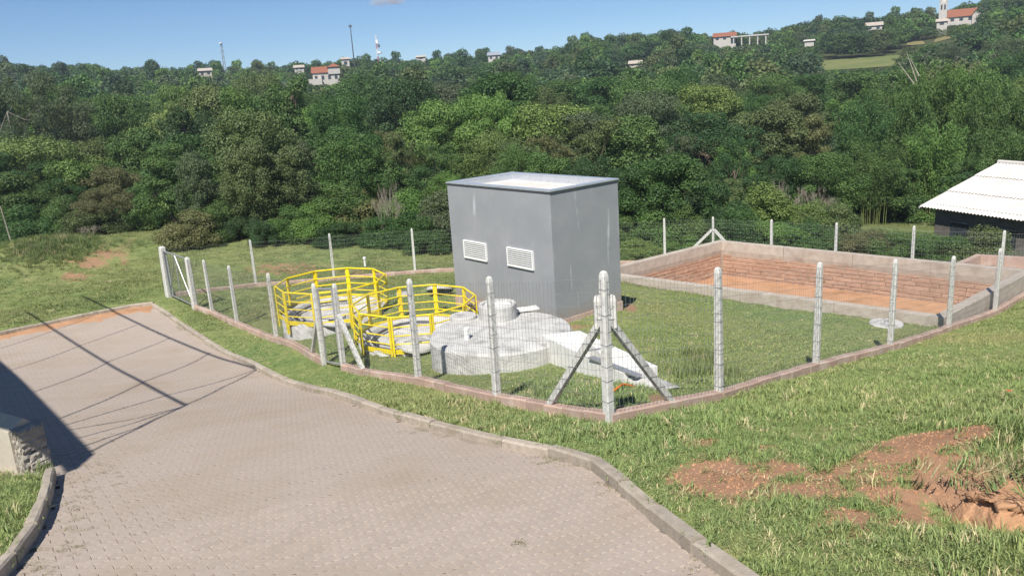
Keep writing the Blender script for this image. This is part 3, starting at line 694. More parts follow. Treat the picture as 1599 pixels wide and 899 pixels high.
def gate(name, a, b, label, h, cross):
    a = np.array(a, float); b = np.array(b, float); root = empty(name, (0, 0, 0)); tag(root, label, 'gate'); za, zb = tz(*a), tz(*b)
    t = (b-a)/np.linalg.norm(b-a); A = a+t*.14; B = b-t*.12
    fr = MB(); pts = [np.r_[A, za+.12], np.r_[B, zb+.12], np.r_[B, zb+h], np.r_[A, za+h]]
    for i in range(4): fr.tube(pts[i], pts[(i+1) % 4], .024, 8)
    fr.build('gate_frame', M['metal'], root)
    if cross:
        mt, mbm = (pts[2]+pts[3])/2, (pts[0]+pts[1])/2
        br = MB().tube(mbm, mt, .02, 6).tube(mt, pts[1], .02, 6).tube(mt, pts[0], .02, 6); br.build('gate_brace', M['metal'], root)
    else: MB().tube(pts[0]*.5+pts[3]*.5, pts[1]*.5+pts[2]*.5, .015, 6).build('gate_brace', M['metal'], root)
    wire_panel(root, A, B, h-.02, .07, 12, .0022, .14)
    return root
gate('wide_gate', FC[0], FA[0], 'tubular steel gate with crossed braces between two thick posts', 1.85, True)
gate('small_gate', FA[4], FA2[0], 'narrow tubular gate between two braced posts in front of railings', 1.85, False)
vp = G(571, 417); vo = empty('vent_pipe', (vp[0], vp[1], vp[2])); tag(vo, 'thin white vent pipe standing on the lawn near the back fence', 'pipe')
MB().lathe((0, 0, 0), [(.05, -.1), (.05, .36), (.075, .37), (.075, .46), (.01, .48)], 14, True).build('riser', M['white'], vo)

# ------------------------------------------------------------------ stone basin
basin = empty('stone_basin', (BAS[0][0], BAS[0][1], ZB)); basin.location = (0, 0, 0)
tag(basin, 'long sunken basin of red stone blocks with concrete rim and soil floor', 'basin')
BT = .30; FLOOR = ZB-1.42
inn = inset(BAS, BT)
for i in range(4):
    a, b, c_, d_ = BAS[i], BAS[(i+1) % 4], inn[(i+1) % 4], inn[i]
    L = np.linalg.norm(b-a); n = int(L/2.4)
    zb_ = ZB-(.34 if i in (0, 1) else .30); zt_ = ZB
    for k in range(n):
        s0, s1 = k/n+(.0006 if k else 0), (k+1)/n-(.0006 if k < n-1 else 0)
        q = [a+(b-a)*s0, a+(b-a)*s1, d_+(c_-d_)*s1, d_+(c_-d_)*s0]; dz = fr_.uniform(-.006, .006)
        low = zb_ if i in (0, 1) else ZB-1.9
        V_ = [(*p_, low) for p_ in q]+[(*p_, zt_+dz) for p_ in q]
        if i in (0, 1): V_[0] = (*q[0], ZB-2.1); V_[1] = (*q[1], ZB-2.1)
        MB().add(V_, [(0, 1, 2, 3), (4, 5, 6, 7), (0, 1, 5, 4), (1, 2, 6, 5), (2, 3, 7, 6), (3, 0, 4, 7)]).build('rim_beam', M['beam'], basin)
mesh_obj('basin_floor', [(*p_, FLOOR+.02*i) for i, p_ in enumerate(inset(BAS, BT-.1))], [(0, 1, 2, 3)], M['soil'], basin)
def block_wall(a, b, inward, ncourse=8):
    L = np.linalg.norm(b-a); t = (b-a)/L; top = ZB-.345; bot = FLOOR-.06; hts = np.array([fr_.uniform(.85, 1.15) for _ in range(ncourse)]); hts *= (top-bot)/hts.sum(); z = bot
    for r_ in range(ncourse):
        x = -fr_.uniform(0, .3)
        while x < L:
            w_ = fr_.uniform(.4, .85); x0, x1 = max(0, x)+.003, min(L, x+w_)-.003; x += w_
            if x1-x0 < .06: continue
            pr = fr_.uniform(-.006, .008); V_ = []; zlo, zhi = z+.003, z+hts[r_]-.003
            f = lambda u, zz_, dep: (*(a+t*u+inward*dep), zz_)
            j = lambda: fr_.uniform(-.008, .008)
            V_ = [f(x0, zlo, -.12), f(x1, zlo, -.12), f(x1, zhi, -.12), f(x0, zhi, -.12),
                  f(x0+j()*.5, zlo+j()*.4, pr-.02), f(x1+j()*.5, zlo+j()*.4, pr-.02), f(x1+j()*.5, zhi+j()*.4, pr-.02), f(x0+j()*.5, zhi+j()*.4, pr-.02),
                  f(x0+.02, zlo+.016, pr+j()), f(x1-.02, zlo+.016, pr+j()), f(x1-.02, zhi-.016, pr+j()), f(x0+.02, zhi-.016, pr+j())]
            MB().add(V_, [(0, 1, 5, 4), (1, 2, 6, 5), (2, 3, 7, 6), (3, 0, 4, 7), (4, 5, 9, 8), (5, 6, 10, 9), (6, 7, 11, 10), (7, 4, 8, 11), (8, 9, 10, 11)]).build('stone_block', M['stone_red'], basin)
        z += hts[r_]
def perp_in(a, b):
    t = (b-a)/np.linalg.norm(b-a); n_ = np.array([-t[1], t[0]]); return n_ if n_@(_bc-(a+b)/2) > 0 else -n_
for i in (0, 1):
    a, b = inn[i], inn[(i+1) % 4]; iw = perp_in(a, b); block_wall(a-iw*.03, b-iw*.03, iw)
    V_ = []
    q = [a-iw*.12, b-iw*.12]; MB().add([(*q[0], FLOOR-.2), (*q[1], FLOOR-.2), (*q[1], ZB-.34), (*q[0], ZB-.34)], [(0, 1, 2, 3)]).build('mortar_backing', M['stone_red'], basin)
# smaller basin beyond the far right end
sb = empty('small_basin', (0, 0, 0)); tag(sb, 'small red stone settling box beyond the end of the basin', 'basin')
z2 = -1.75
q = [Pz(x_, y_, z2)[:2] for (x_, y_) in ((1490, 412), (1525, 397), (1640, 403), (1625, 424))]; q = np.array(q); qi = inset(q, .22)
for i in range(4):
    a, b, c_, d_ = q[i], q[(i+1) % 4], qi[(i+1) % 4], qi[i]
    MB().add([(*p_, z2-1.2) for p_ in (a, b, c_, d_)]+[(*p_, z2) for p_ in (a, b, c_, d_)], [(4, 5, 6, 7), (0, 1, 5, 4), (1, 2, 6, 5), (2, 3, 7, 6), (3, 0, 4, 7)]).build('wall', M['footing'], sb)
mesh_obj('soil_floor', [(*p_, z2-.45) for p_ in qi], [(0, 1, 2, 3)], M['soil'], sb)

# ------------------------------------------------------------------ shed with white corrugated roof
A_, B_ = Pz(1435, 323, -1.5), Pz(1599, 346, -1.5); R_ = Pz(1555, 255, .1)
ed = (B_-A_)/np.linalg.norm(B_-A_); sd = np.array([-ed[1], ed[0], 0]); run = abs((R_-A_)@sd); 
if (R_-A_)@sd < 0: sd = -sd
shed = empty('shed', (A_[0], A_[1], tz(A_[0], A_[1]))); shed.location = (0, 0, 0); tag(shed, 'low dark shed under a white corrugated fibre-cement roof', 'shed')
LE = 11.0; rise = 1.6
def roof_sheet(u0, u1, f0, f1, side, lift):
    nu = int((u1-u0)/.177*8); V_ = []
    for i in range(nu+1):
        u = u0+(u1-u0)*i/nu
        for f in (f0, f1):
            p_ = A_+ed*u+sd*(run*f if side > 0 else run*(2-f)); z_ = -1.5+rise*f+.024*math.sin(u*2*math.pi/.177)+lift+(.012 if f == f0 else 0)
            V_.append((p_[0], p_[1], z_))
    mesh_obj('roof_sheet', V_, [(2*i, 2*i+1, 2*i+3, 2*i+2) for i in range(nu)], M['fibre'], shed, True)
for k in range(10):
    for r_, (f0, f1) in enumerate(((0, .36), (.345, .70), (.685, 1.0))):
        roof_sheet(k*1.1, k*1.1+1.12, f0, f1, 1, .02*r_+.004*(k % 2))
for r_, (f0, f1) in enumerate(((0, .36), (.345, .70), (.685, 1.0))): roof_sheet(0, LE, f0, f1, -1, .02*r_)
def shp(u, f): return A_+ed*u+sd*(run*f)
rc = MB(); rc.tube(shp(0, 1)+[0, 0, rise+.07], shp(LE, 1)+[0, 0, rise+.07], .10, 8); rc.build('ridge_cap', M['fibre'], shed)
bb_ = MB()
for f in (0, 1):
    bb_.bar(shp(.02, f*2)+[0, 0, -.05], shp(.02, 1)+[0, 0, rise-.05], .03, .1)
bb_.build('verge_board', M['white'], shed)
for (u0, f0, u1, f1) in ((.6, .1, LE-.3, .1), (.6, .1, .6, 1.9), (.6, 1.9, LE-.3, 1.9)):
    a, b = shp(u0, f0), shp(u1, f1); MB().bar((a[0], a[1], -2.9), (b[0], b[1], -2.9), .15, 3.1).build('wall', M['darkwall'], shed)
gb = shp(.6, .1); gt = shp(.6, 1); gr_ = shp(.6, 1.9)
MB().add([(gb[0], gb[1], -1.36), (gr_[0], gr_[1], -1.36), (gt[0], gt[1], -.02)], [(0, 1, 2)]).build('gable', M['darkwall'], shed)
for k in range(4):
    a = shp(1.5+2.4*k, .1)-sd*.085; b = shp(2.4+2.4*k, .1)-sd*.085; w_ = MB().bar((a[0], a[1], -2.5), (b[0], b[1], -2.5), .03, .8).build('window', M['glass'], shed)
    MB().bar((a[0], a[1], -2.07)-sd*.01, (b[0], b[1], -2.07)-sd*.01, .05, .06).build('window_frame', M['bark_pale'], w_)

# ------------------------------------------------------------------ rough stone wall end by the lower left kerb
sw = empty('stone_wall', (0, 0, 0)); tag(sw, 'end of a low wall, plastered side and rough stone face, beside the road', 'wall')
b0 = G(42, 732); zb0 = b0[2]
ux = Pz(6, 720, zb0)-b0; ux[2] = 0; ux /= np.linalg.norm(ux); uy = np.array([ux[1], -ux[0], 0]); 
if uy[1] < 0: uy = -uy
wl, wd, wh = 5.0, .30, .52
def stone_face():
    n, mz = 14, 14; V_ = []; rk = np.random.default_rng(2)
    return n
def rough_block(u0, u1, v0, v1, z0, z1, seed, amp, n=9):
    rk = np.random.default_rng(seed); bm = bmesh.new(); bmesh.ops.create_cube(bm, size=1.0); bmesh.ops.subdivide_edges(bm, edges=bm.edges[:], cuts=n, use_grid_fill=True)
    for v in bm.verts:
        h = math.sin(v.co.x*17+seed)*math.cos(v.co.y*13+seed*2)*math.sin(v.co.z*15+seed*3)+.5*math.sin(v.co.x*31+v.co.z*37+seed)
        k = 1-.10*(abs(v.co.x*2)**8*abs(v.co.z*2)**8)
        p_ = b0+ux*(u0+(v.co.x*k+.5)*(u1-u0)+h*amp)+uy*(v0+(v.co.y*k+.5)*(v1-v0)+h*amp); z_ = zb0+z0+(v.co.z*k+.5)*(z1-z0)+h*amp*.6+rk.uniform(-.006, .006)
        v.co = (p_[0], p_[1], z_)
    bmesh.ops.recalc_face_normals(bm, faces=bm.faces); me_ = bpy.data.meshes.new('stone'); bm.to_mesh(me_); bm.free(); me_.materials.append(M['stonewall']); return link(bpy.data.objects.new('stone', me_), sw)
for (a) in ((0, .22, -.02, .32, -.3, .16, 1, .02), (.01, .24, 0, .31, .165, .50, 5, .022), (-.03, .16, .05, .29, -.3, .05, 9, .02)): rough_block(*a)
MB().add([tuple(b0+ux*u+uy*v+np.array([0, 0, z])) for (u, v, z) in ((.18, -.03, -.4), (wl, -.03, -.4), (wl, wd, -.4), (.18, wd, -.4), (.18, -.03, .47), (wl, -.03, .47), (wl, wd, .47), (.18, wd, .47), (.12, wd/2, .60), (wl, wd/2, .60))],
    [(0, 1, 5, 4), (1, 2, 6, 9, 5), (2, 3, 7, 6), (0, 4, 8, 7, 3), (4, 5, 9, 8), (7, 8, 9, 6)]).build('plastered_body', M['plaster'], sw)

# ------------------------------------------------------------------ unseen canopy and pipe frame left of the view, added to shadow the road
ZR = 7.6
def up_to(px, py, z=ZR):
    g = G(px, py); t = (z-g[2])/SUN[2]; return g+SUN*t
Q = up_to(140, 703); E = up_to(0, 563); ax = (E-Q); ax[2] = 0; axn = ax/np.linalg.norm(ax); bx_ = np.array([-axn[1], axn[0], 0])
if bx_[0] > 0: bx_ = -bx_
nb = empty('shadow_canopy', (0, 0, 0)); tag(nb, 'added out-of-view concrete canopy on columns, shaped to shadow the road', 'canopy')
def nbp(u, v, z): return tuple(Q+axn*u+bx_*v+np.array([0, 0, z-ZR]))
LB, WBb = 24., 1.5
def nbox(name, u0, u1, v0, v1, z0, z1, m_, par=nb):
    return MB().add([nbp(u, v, z) for z in (z0, z1) for (u, v) in ((u0, v0), (u1, v0), (u1, v1), (u0, v1))], [(3, 2, 1, 0), (4, 5, 6, 7)]+[(i, (i+1) % 4, 4+(i+1) % 4, 4+i) for i in range(4)]).build(name, m_, par)
pl_ = [(0, 0), (-.6, .27), (.25, .27), (1.0, .5), (1.1, WBb), (LB, WBb), (LB, 0)]; np_ = len(pl_)  # slab outline invented to give the shadow edge on the road
MB().add([nbp(u, v, ZR-.2) for u, v in pl_]+[nbp(u, v, ZR) for u, v in pl_], [tuple(range(np_)), tuple(range(np_, 2*np_))]+[(i, (i+1) % np_, np_+(i+1) % np_, np_+i) for i in range(np_)]).build('shadow_slab', M['conc'], nb)
for u_ in (5.0, 12.0, 19.0):
    for v_ in (.35, WBb-.35): q_ = nbp(u_, v_, ZR-.25); MB().tube((q_[0], q_[1], tz(q_[0], q_[1])-.3), q_, .13, 10).build('column', M['conc'], nb)
nf = empty('shadow_line_frame', (0, 0, 0)); tag(nf, 'added out-of-view frame of pipes and cables shaped to cast line shadows', 'frame')  # invented unseen frame: each line traced from its road shadow towards the sun
for (p_, q_) in (((42, 487), (285, 628)), ((127, 462), (398, 573))):
    MB().tube(up_to(*p_), up_to(*q_), .036, 8).build('pipe', M['steel'], nf)
for ln in (((-60, 556), (0, 541), (145, 491)), ((20, 573), (125, 536), (212, 505)), ((54, 606), (170, 560), (264, 525)), ((94, 646), (222, 592), (325, 548)),
           ((105, 656), (255, 613), (398, 573)), ((115, 664), (200, 650), (282, 630)), ((126, 676), (205, 655), (283, 629)), ((133, 688), (210, 662), (284, 629)), ((139, 697), (215, 661), (286, 627), (345, 600), (398, 574)), ((-40, 520), (0, 508), (42, 487))):
    pts = [up_to(*p_) for p_ in ln]; o_ = pts[0]+(pts[0]-pts[1])/np.linalg.norm(pts[0]-pts[1])*.6; MB().path([o_]+pts, .022, 6).build('cable', M['steel'], nf)
#--PART3--
# ------------------------------------------------------------------ vegetation builders
def quads_mesh(name, P, T, B, L, Wd, Nrm, var, material):
    "diamond leaves: centres P, long axis T, side axis B"
    n = len(P); L = np.broadcast_to(L, n)[:, None]; Wd = np.broadcast_to(Wd, n)[:, None]
    V_ = np.empty((n, 4, 3)); V_[:, 0] = P-T*L/2; V_[:, 1] = P+B*Wd/2-T*L*.06; V_[:, 2] = P+T*L/2; V_[:, 3] = P-B*Wd/2-T*L*.06
    me_ = bpy.data.meshes.new(name); me_.vertices.add(n*4); me_.vertices.foreach_set('co', V_.ravel().astype('f'))
    me_.loops.add(n*4); me_.loops.foreach_set('vertex_index', np.arange(n*4, dtype='i'))
    me_.polygons.add(n); me_.polygons.foreach_set('loop_start', np.arange(0, n*4, 4, dtype='i'))
    me_.update(calc_edges=True)
    a_ = me_.attributes.new('leafvar', 'FLOAT', 'POINT'); a_.data.foreach_set('value', np.repeat(var, 4).astype('f'))
    me_.polygons.foreach_set('use_smooth', np.ones(n, bool))
    me_.materials.append(material); return me_
def unit(v): return v/np.maximum(np.linalg.norm(v, axis=-1, keepdims=True), 1e-9)
def leaf_cloud(name, seed, lobes, n, L, material, ratio=.5, jit=.55, fill=.30, droop=0, under=.55):
    rk = np.random.default_rng(seed); lobes = np.array(lobes, float); C = lobes[:, :3]; Rr = lobes[:, 3:6]
    area = (Rr.prod(1))**(2/3); idx = rk.choice(len(lobes), int(n*2.2), p=area/area.sum())
    d = unit(rk.normal(size=(len(idx), 3))); keep = (d[:, 2] > -.35) | (rk.random(len(idx)) < under); idx = idx[keep]; d = d[keep]
    rf = np.where(rk.random(len(idx)) < fill, rk.uniform(.45, .95, len(idx)), rk.uniform(.84, 1.0, len(idx))+.34*rk.random(len(idx))**2.5)
    P = C[idx]+d*Rr[idx]*rf[:, None]
    # drop most leaves buried inside other lobes
    bur = np.zeros(len(P), bool)
    for k in range(len(lobes)):
        q = (((P-C[k])/Rr[k])**2).sum(1) < .55; bur |= q & (idx != k)
    keep = ~bur | (rk.random(len(P)) < .12); P, d, idx = P[keep][:n], d[keep][:n], idx[keep][:n]
    nl = unit(d/Rr[idx]*Rr[idx].mean(1, keepdims=True)+rk.normal(size=d.shape)*.12)
    fn = unit(nl+rk.normal(size=d.shape)*jit+np.array([0, 0, .35]))
    T = rk.normal(size=d.shape)-np.array([0, 0, droop]); T = unit(T-fn*(T*fn).sum(1, keepdims=True)); B = np.cross(fn, T)
    sz = L*rk.uniform(.6, 1.35, len(P)); lobevar = rk.uniform(.15, .85, len(lobes)); var = np.clip(lobevar[idx]*.55+.45*rk.random(len(P)), 0, 1)
    return quads_mesh(name, P, T, B, sz, sz*ratio, unit(nl*.8+fn*.4+np.array([0, 0, .15])), var, material)
def limb_mesh(name, seed, lobes, trunk_h, r0, material, nl=14, lean=.03, sides=7, twigs=0):
    rk = random.Random(seed); mb = MB(); p = np.array([0, 0, -.06]); segs = 5; pts = [p]
    for i in range(segs):
        p = p+np.array([rk.uniform(-lean, lean), rk.uniform(-lean, lean), (trunk_h+.06)/segs]); pts.append(p)
    rr = [r0*(1-.5*i/segs) for i in range(segs+1)]
    for i in range(segs): mb.tube(pts[i], pts[i+1], rr[i], sides, rr[i+1], cap=False)
    lo = sorted(lobes, key=lambda q: rk.random())[:nl]
    for q in lo:
        e = np.array(q[:3]); k = rk.randint(2, segs); s_ = pts[k]; mid = (s_+e)/2+np.array([rk.uniform(-.03, .03), rk.uniform(-.03, .03), -.03])
        mb.tube(s_, mid, rr[k]*.55, 5, rr[k]*.35, cap=False); mb.tube(mid, e, rr[k]*.35, 4, rr[k]*.1, cap=False)
        for t in range(twigs):
            e2 = e+np.array([rk.uniform(-.1, .1), rk.uniform(-.1, .1), rk.uniform(-.02, .12)]); mb.tube(mid, e2, rr[k]*.16, 3, rr[k]*.05, cap=False)
    me_ = bpy.data.meshes.new(name); me_.from_pydata(mb.v, [], mb.f); me_.update(); me_.polygons.foreach_set('use_smooth', [True]*len(me_.polygons)); me_.materials.append(material); return me_
def make_lobes(seed, kind):
    rk = random.Random(seed); out = []
    def add(x, y, z, r, fl=.8): out.append((x, y, z, r, r, r*fl))
    if kind == 'round':
        for i in range(64):
            a = rk.uniform(0, 6.283); h = rk.uniform(0, 1); rad_ = .43*math.sqrt(max(0, 1-(2*h-.9)**2*.85))*rk.uniform(.55, 1.0); add(rad_*math.cos(a), rad_*math.sin(a), .26+.66*h, rk.uniform(.05, .125), rk.uniform(.6, 1))
        add(0, 0, .6, .22)
    elif kind == 'spread':
        for i in range(58):
            a = rk.uniform(0, 6.283); r_ = .48*math.sqrt(rk.random()); add(r_*math.cos(a), r_*math.sin(a), .60+.30*(1-(r_/.46)**2)*rk.uniform(.4, 1)-.10*rk.random(), rk.uniform(.055, .125), .6)
        for i in range(8):
            a = rk.uniform(0, 6.283); add(.3*math.cos(a), .3*math.sin(a), rk.uniform(.35, .55), .10, .6)
    elif kind == 'tall':
        for i in range(52):
            a = rk.uniform(0, 6.283); h = rk.random(); rad_ = .33*(1-.55*h)*rk.uniform(.4, 1.0); add(rad_*math.cos(a), rad_*math.sin(a), .22+.70*h, rk.uniform(.045, .105), .9)
    elif kind == 'ragged':
        for i in range(40):
            a = rk.uniform(0, 6.283); h = rk.random(); rad_ = .45*rk.uniform(.25, 1.0)*(1-.35*h); add(rad_*math.cos(a), rad_*math.sin(a), .28+.62*h, rk.uniform(.04, .10), .75)
    elif kind == 'bush':
        for i in range(40):
            a = rk.uniform(0, 6.283); r_ = .43*math.sqrt(rk.random()); add(r_*math.cos(a), r_*math.sin(a), .12+.66*(1-(r_/.45)**2)*rk.uniform(.2, 1.15), rk.uniform(.08, .17), .85)
    return out
PROTO = {}
def proto(key, seed, kind, n, L, mk='leaf', bark='bark', ratio=.5, jit=.55, fill=.30, droop=0, trunk=.5, r0=.022, twigs=0):
    lb = make_lobes(seed, kind)
    PROTO[key] = (leaf_cloud('crown', seed+100, lb, n, L, M[mk], ratio, jit, fill, droop), limb_mesh('trunk', seed, lb, trunk, r0, M[bark], twigs=twigs))
proto('round1', 1, 'round', 24650, 0.0208); proto('round2', 2, 'round', 24650, 0.0216, ratio=.55); proto('round3', 3, 'round', 21750, 0.0240, ratio=.6)
proto('spread1', 4, 'spread', 23200, 0.0200); proto('spread2', 5, 'spread', 21750, 0.0216)
proto('tall1', 6, 'tall', 20300, 0.0192, trunk=.8); proto('tall2', 7, 'tall', 20300, 0.0200, trunk=.85)
proto('ragged1', 8, 'ragged', 18850, 0.0200, fill=.5, twigs=2, trunk=.6); proto('ragged2', 9, 'ragged', 18850, 0.0200, fill=.5, twigs=2, trunk=.6)
proto('gum', 10, 'ragged', 23200, 0.0168, ratio=.36, fill=.6, droop=.9, bark='bark_pale', trunk=.75, r0=.009, twigs=2)
proto('bush1', 11, 'bush', 21750, 0.0272, trunk=.4, r0=.02); proto('bush2', 12, 'bush', 21750, 0.0264, ratio=.62, trunk=.4, r0=.02); proto('bush3', 13, 'bush', 21750, 0.0304, ratio=.4, trunk=.4, r0=.02)
def bamboo(seed, n=19000):
    rk = np.random.default_rng(seed); lob = []; mb = MB()
    for c in range(34):
        a = rk.uniform(0, 6.283); r_ = .16*math.sqrt(rk.random()); x0, y0 = r_*math.cos(a), r_*math.sin(a); h = rk.uniform(.72, 1.0); lean = rk.uniform(.05, .30); p = np.array([x0, y0, -.03])
        for s_ in range(1, 9):
            t = s_/8; q = np.array([x0+lean*math.cos(a)*t**2.2, y0+lean*math.sin(a)*t**2.2, h*(t-.10*t**4*lean*4)]); mb.tube(p, q, .004*(1.1-t), 4, .004*(1.0-t)+.0005, cap=False); p = q
            if t > .3:
                for _ in range(2): lob.append((q[0]+rk.uniform(-.05, .05), q[1]+rk.uniform(-.05, .05), q[2]+rk.uniform(-.04, .02), .045, .045, .055))
    me_ = bpy.data.meshes.new('culms'); me_.from_pydata(mb.v, [], mb.f); me_.update(); me_.materials.append(M['culm'])
    return leaf_cloud('foliage', seed, lob, n, .027, M['leaf'], .30, .9, .6, .7), me_
M['culm'] = mat('bamboo_culm', (.20, .24, .08), (.15, .17, .06), 3, .6, 0)
PROTO['bamboo1'] = bamboo(21); PROTO['bamboo2'] = bamboo(22)
def dead_mesh(seed, n=16):
    rk = random.Random(seed); mb = MB()
    def grow(p, d, L, r, dep):
        q = p+d*L; mb.tube(p, q, r, 4, r*.6, cap=False)
        if dep == 0: return
        for k in range(3 if dep > 1 else 4):
            nd = d+np.array([rk.uniform(-.6, .6), rk.uniform(-.6, .6), rk.uniform(-.1, .5)]); nd /= np.linalg.norm(nd); grow(q, nd, L*rk.uniform(.55, .85), r*.6, dep-1)
    for k in range(n):
        a = rk.uniform(0, 6.283); grow(np.array([.12*math.cos(a), .12*math.sin(a), -.03]), np.array([.3*math.cos(a), .3*math.sin(a), .95]), rk.uniform(.2, .34), .009, 4)
    me_ = bpy.data.meshes.new('branches'); me_.from_pydata(mb.v, [], mb.f); me_.update(); me_.materials.append(M['deadwood']); return me_
DEAD = dead_mesh(31, 6)

TINT0 = {'dark green': (.026, .058, .017), 'deep green': (.033, .075, .016), 'mid-green': (.050, .098, .020), 'bright green': (.072, .140, .022), 'yellow-green': (.085, .130, .024), 'olive': (.066, .092, .027), 'rusty olive': (.084, .090, .030),
        'greyish green': (.056, .078, .036), 'blue-green': (.035, .068, .030)}
TINT = {k: tuple((c*.86+(.3*v[0]+.6*v[1]+.1*v[2])*.14)*k2 for c, k2 in zip(v, (1.78, 1.74, 1.72))) for k, v in TINT0.items()}
def plant(name, cat, key, base, w, h, tint, label, group, rz, jitter=.12, rk=random.Random(77)):
    root = empty(name, tuple(base), rz); tag(root, label, cat, group)
    cm, tm = PROTO[key]; t = TINT[tint]
    b = key.startswith('bamboo')
    for nm, me_ in ((('culms' if b else 'trunk'), tm), (('foliage' if b else 'crown'), cm)):
        o = bpy.data.objects.new(nm, me_); link(o, root); o.scale = (w, w, h)
        kv = rk.uniform(1-jitter, 1+jitter); k = [kv*rk.uniform(.96, 1.04) for _ in range(3)]; o.color = (t[0]*k[0], t[1]*k[1], t[2]*k[2], 1)
    return root

# ------------------------------------------------------------------ trees of the near wood: rows behind the fence, sizes from their tops
rows = [
 ('front', 46, [(0, 285), (100, 280), (180, 290), (215, 330), (250, 255), (330, 238), (400, 232), (520, 250), (600, 275), (680, 268), (760, 240), (850, 222), (970, 240), (1060, 252), (1150, 268), (1250, 292), (1340, 315), (1430, 345), (1599, 380)], 66, ['bush1', 'round3', 'bush2', 'round1', 'bush3', 'spread1']),
 ('edge', 46, [(0, 305), (100, 302), (180, 305), (215, 335), (250, 300), (400, 305), (520, 315), (600, 322), (700, 310), (900, 310), (985, 312), (1100, 308), (1250, 318), (1340, 335), (1599, 380)], 40, ['bush2', 'bush1', 'bush3', 'bush1', 'bush2']),
 ('second', 57, [(0, 235), (120, 240), (200, 245), (300, 200), (400, 182), (520, 200), (620, 215), (700, 222), (800, 195), (900, 178), (1000, 200), (1100, 200), (1200, 222), (1300, 245), (1400, 268), (1500, 268), (1599, 262)], 78, ['round1', 'round2', 'ragged1', 'round3', 'spread2', 'ragged2']),
 ('third', 74, [(0, 205), (100, 200), (200, 190), (300, 145), (380, 108), (460, 118), (520, 150), (600, 175), (660, 150), (750, 122), (820, 155), (880, 165), (960, 160), (1060, 150), (1150, 158), (1250, 168), (1330, 150), (1400, 130), (1450, 118), (1540, 135), (1599, 140)], 82, ['round2', 'tall1', 'round1', 'spread1', 'round3', 'tall2']),
 ('fourth', 98, [(0, 165), (100, 168), (200, 155), (300, 135), (400, 128), (500, 140), (600, 138), (700, 130), (800, 128), (900, 134), (1000, 128), (1100, 122), (1200, 130), (1300, 136), (1400, 128), (1500, 126), (1599, 108)], 74, ['round3', 'tall2', 'spread1', 'round1', 'round2', 'spread2']),
 ('fifth', 128, [(0, 140), (100, 140), (200, 132), (300, 125), (400, 120), (500, 125), (600, 122), (700, 118), (800, 116), (900, 118), (1000, 112), (1100, 106), (1200, 112), (1300, 112), (1400, 106), (1500, 104), (1599, 92)], 70, ['spread2', 'round1', 'tall1', 'round3', 'spread1', 'round2'])]
def landmark(px):
    for lim, nm in ((110, 'left of the grass track'), (240, 'above the grass track'), (420, 'behind the wide gate'), (560, 'behind the far yellow railing'), (690, 'behind the near yellow railing'), (980, 'behind the grey building'), (1130, 'behind the braced basin corner'), (1420, 'behind the far basin wall')):
        if px < lim: return nm
    return 'beside the white-roofed shed'
OCC = []; rt = random.Random(5); TREES = []
ORD = ['first', 'second', 'third', 'fourth', 'fifth', 'sixth', 'seventh', 'eighth', 'ninth']
tint_w = ['mid-green', 'deep green', 'mid-green', 'bright green', 'olive', 'deep green', 'mid-green', 'dark green', 'yellow-green', 'greyish green', 'deep green', 'mid-green', 'olive', 'mid-green', 'rusty olive']
SPEC = {  # noticeable trees of the photograph: (row, px range) -> kind, tint
 ('third', 700, 800): ('spread1', 'bright green'), ('third', 640, 700): ('round2', 'mid-green'), ('second', 820, 900): ('ragged1', 'rusty olive'), ('second', 900, 960): ('ragged2', 'olive'), ('second', 560, 680): ('ragged1', 'olive'), ('second', 750, 820): ('round1', 'yellow-green'),
 ('front', 800, 900): ('round3', 'mid-green'), ('front', 560, 640): ('bush3', 'bright green'), ('front', 330, 520): ('round3', 'olive'), ('second', 1060, 1140): ('ragged2', 'greyish green'), ('third', 1230, 1290): ('ragged1', 'rusty olive'), ('front', 1150, 1230): ('bush2', 'yellow-green'), ('third', 340, 420): ('tall1', 'bright green'), ('third', 420, 480): ('tall2', 'mid-green'), ('front', 960, 1060): ('round3', 'deep green')}
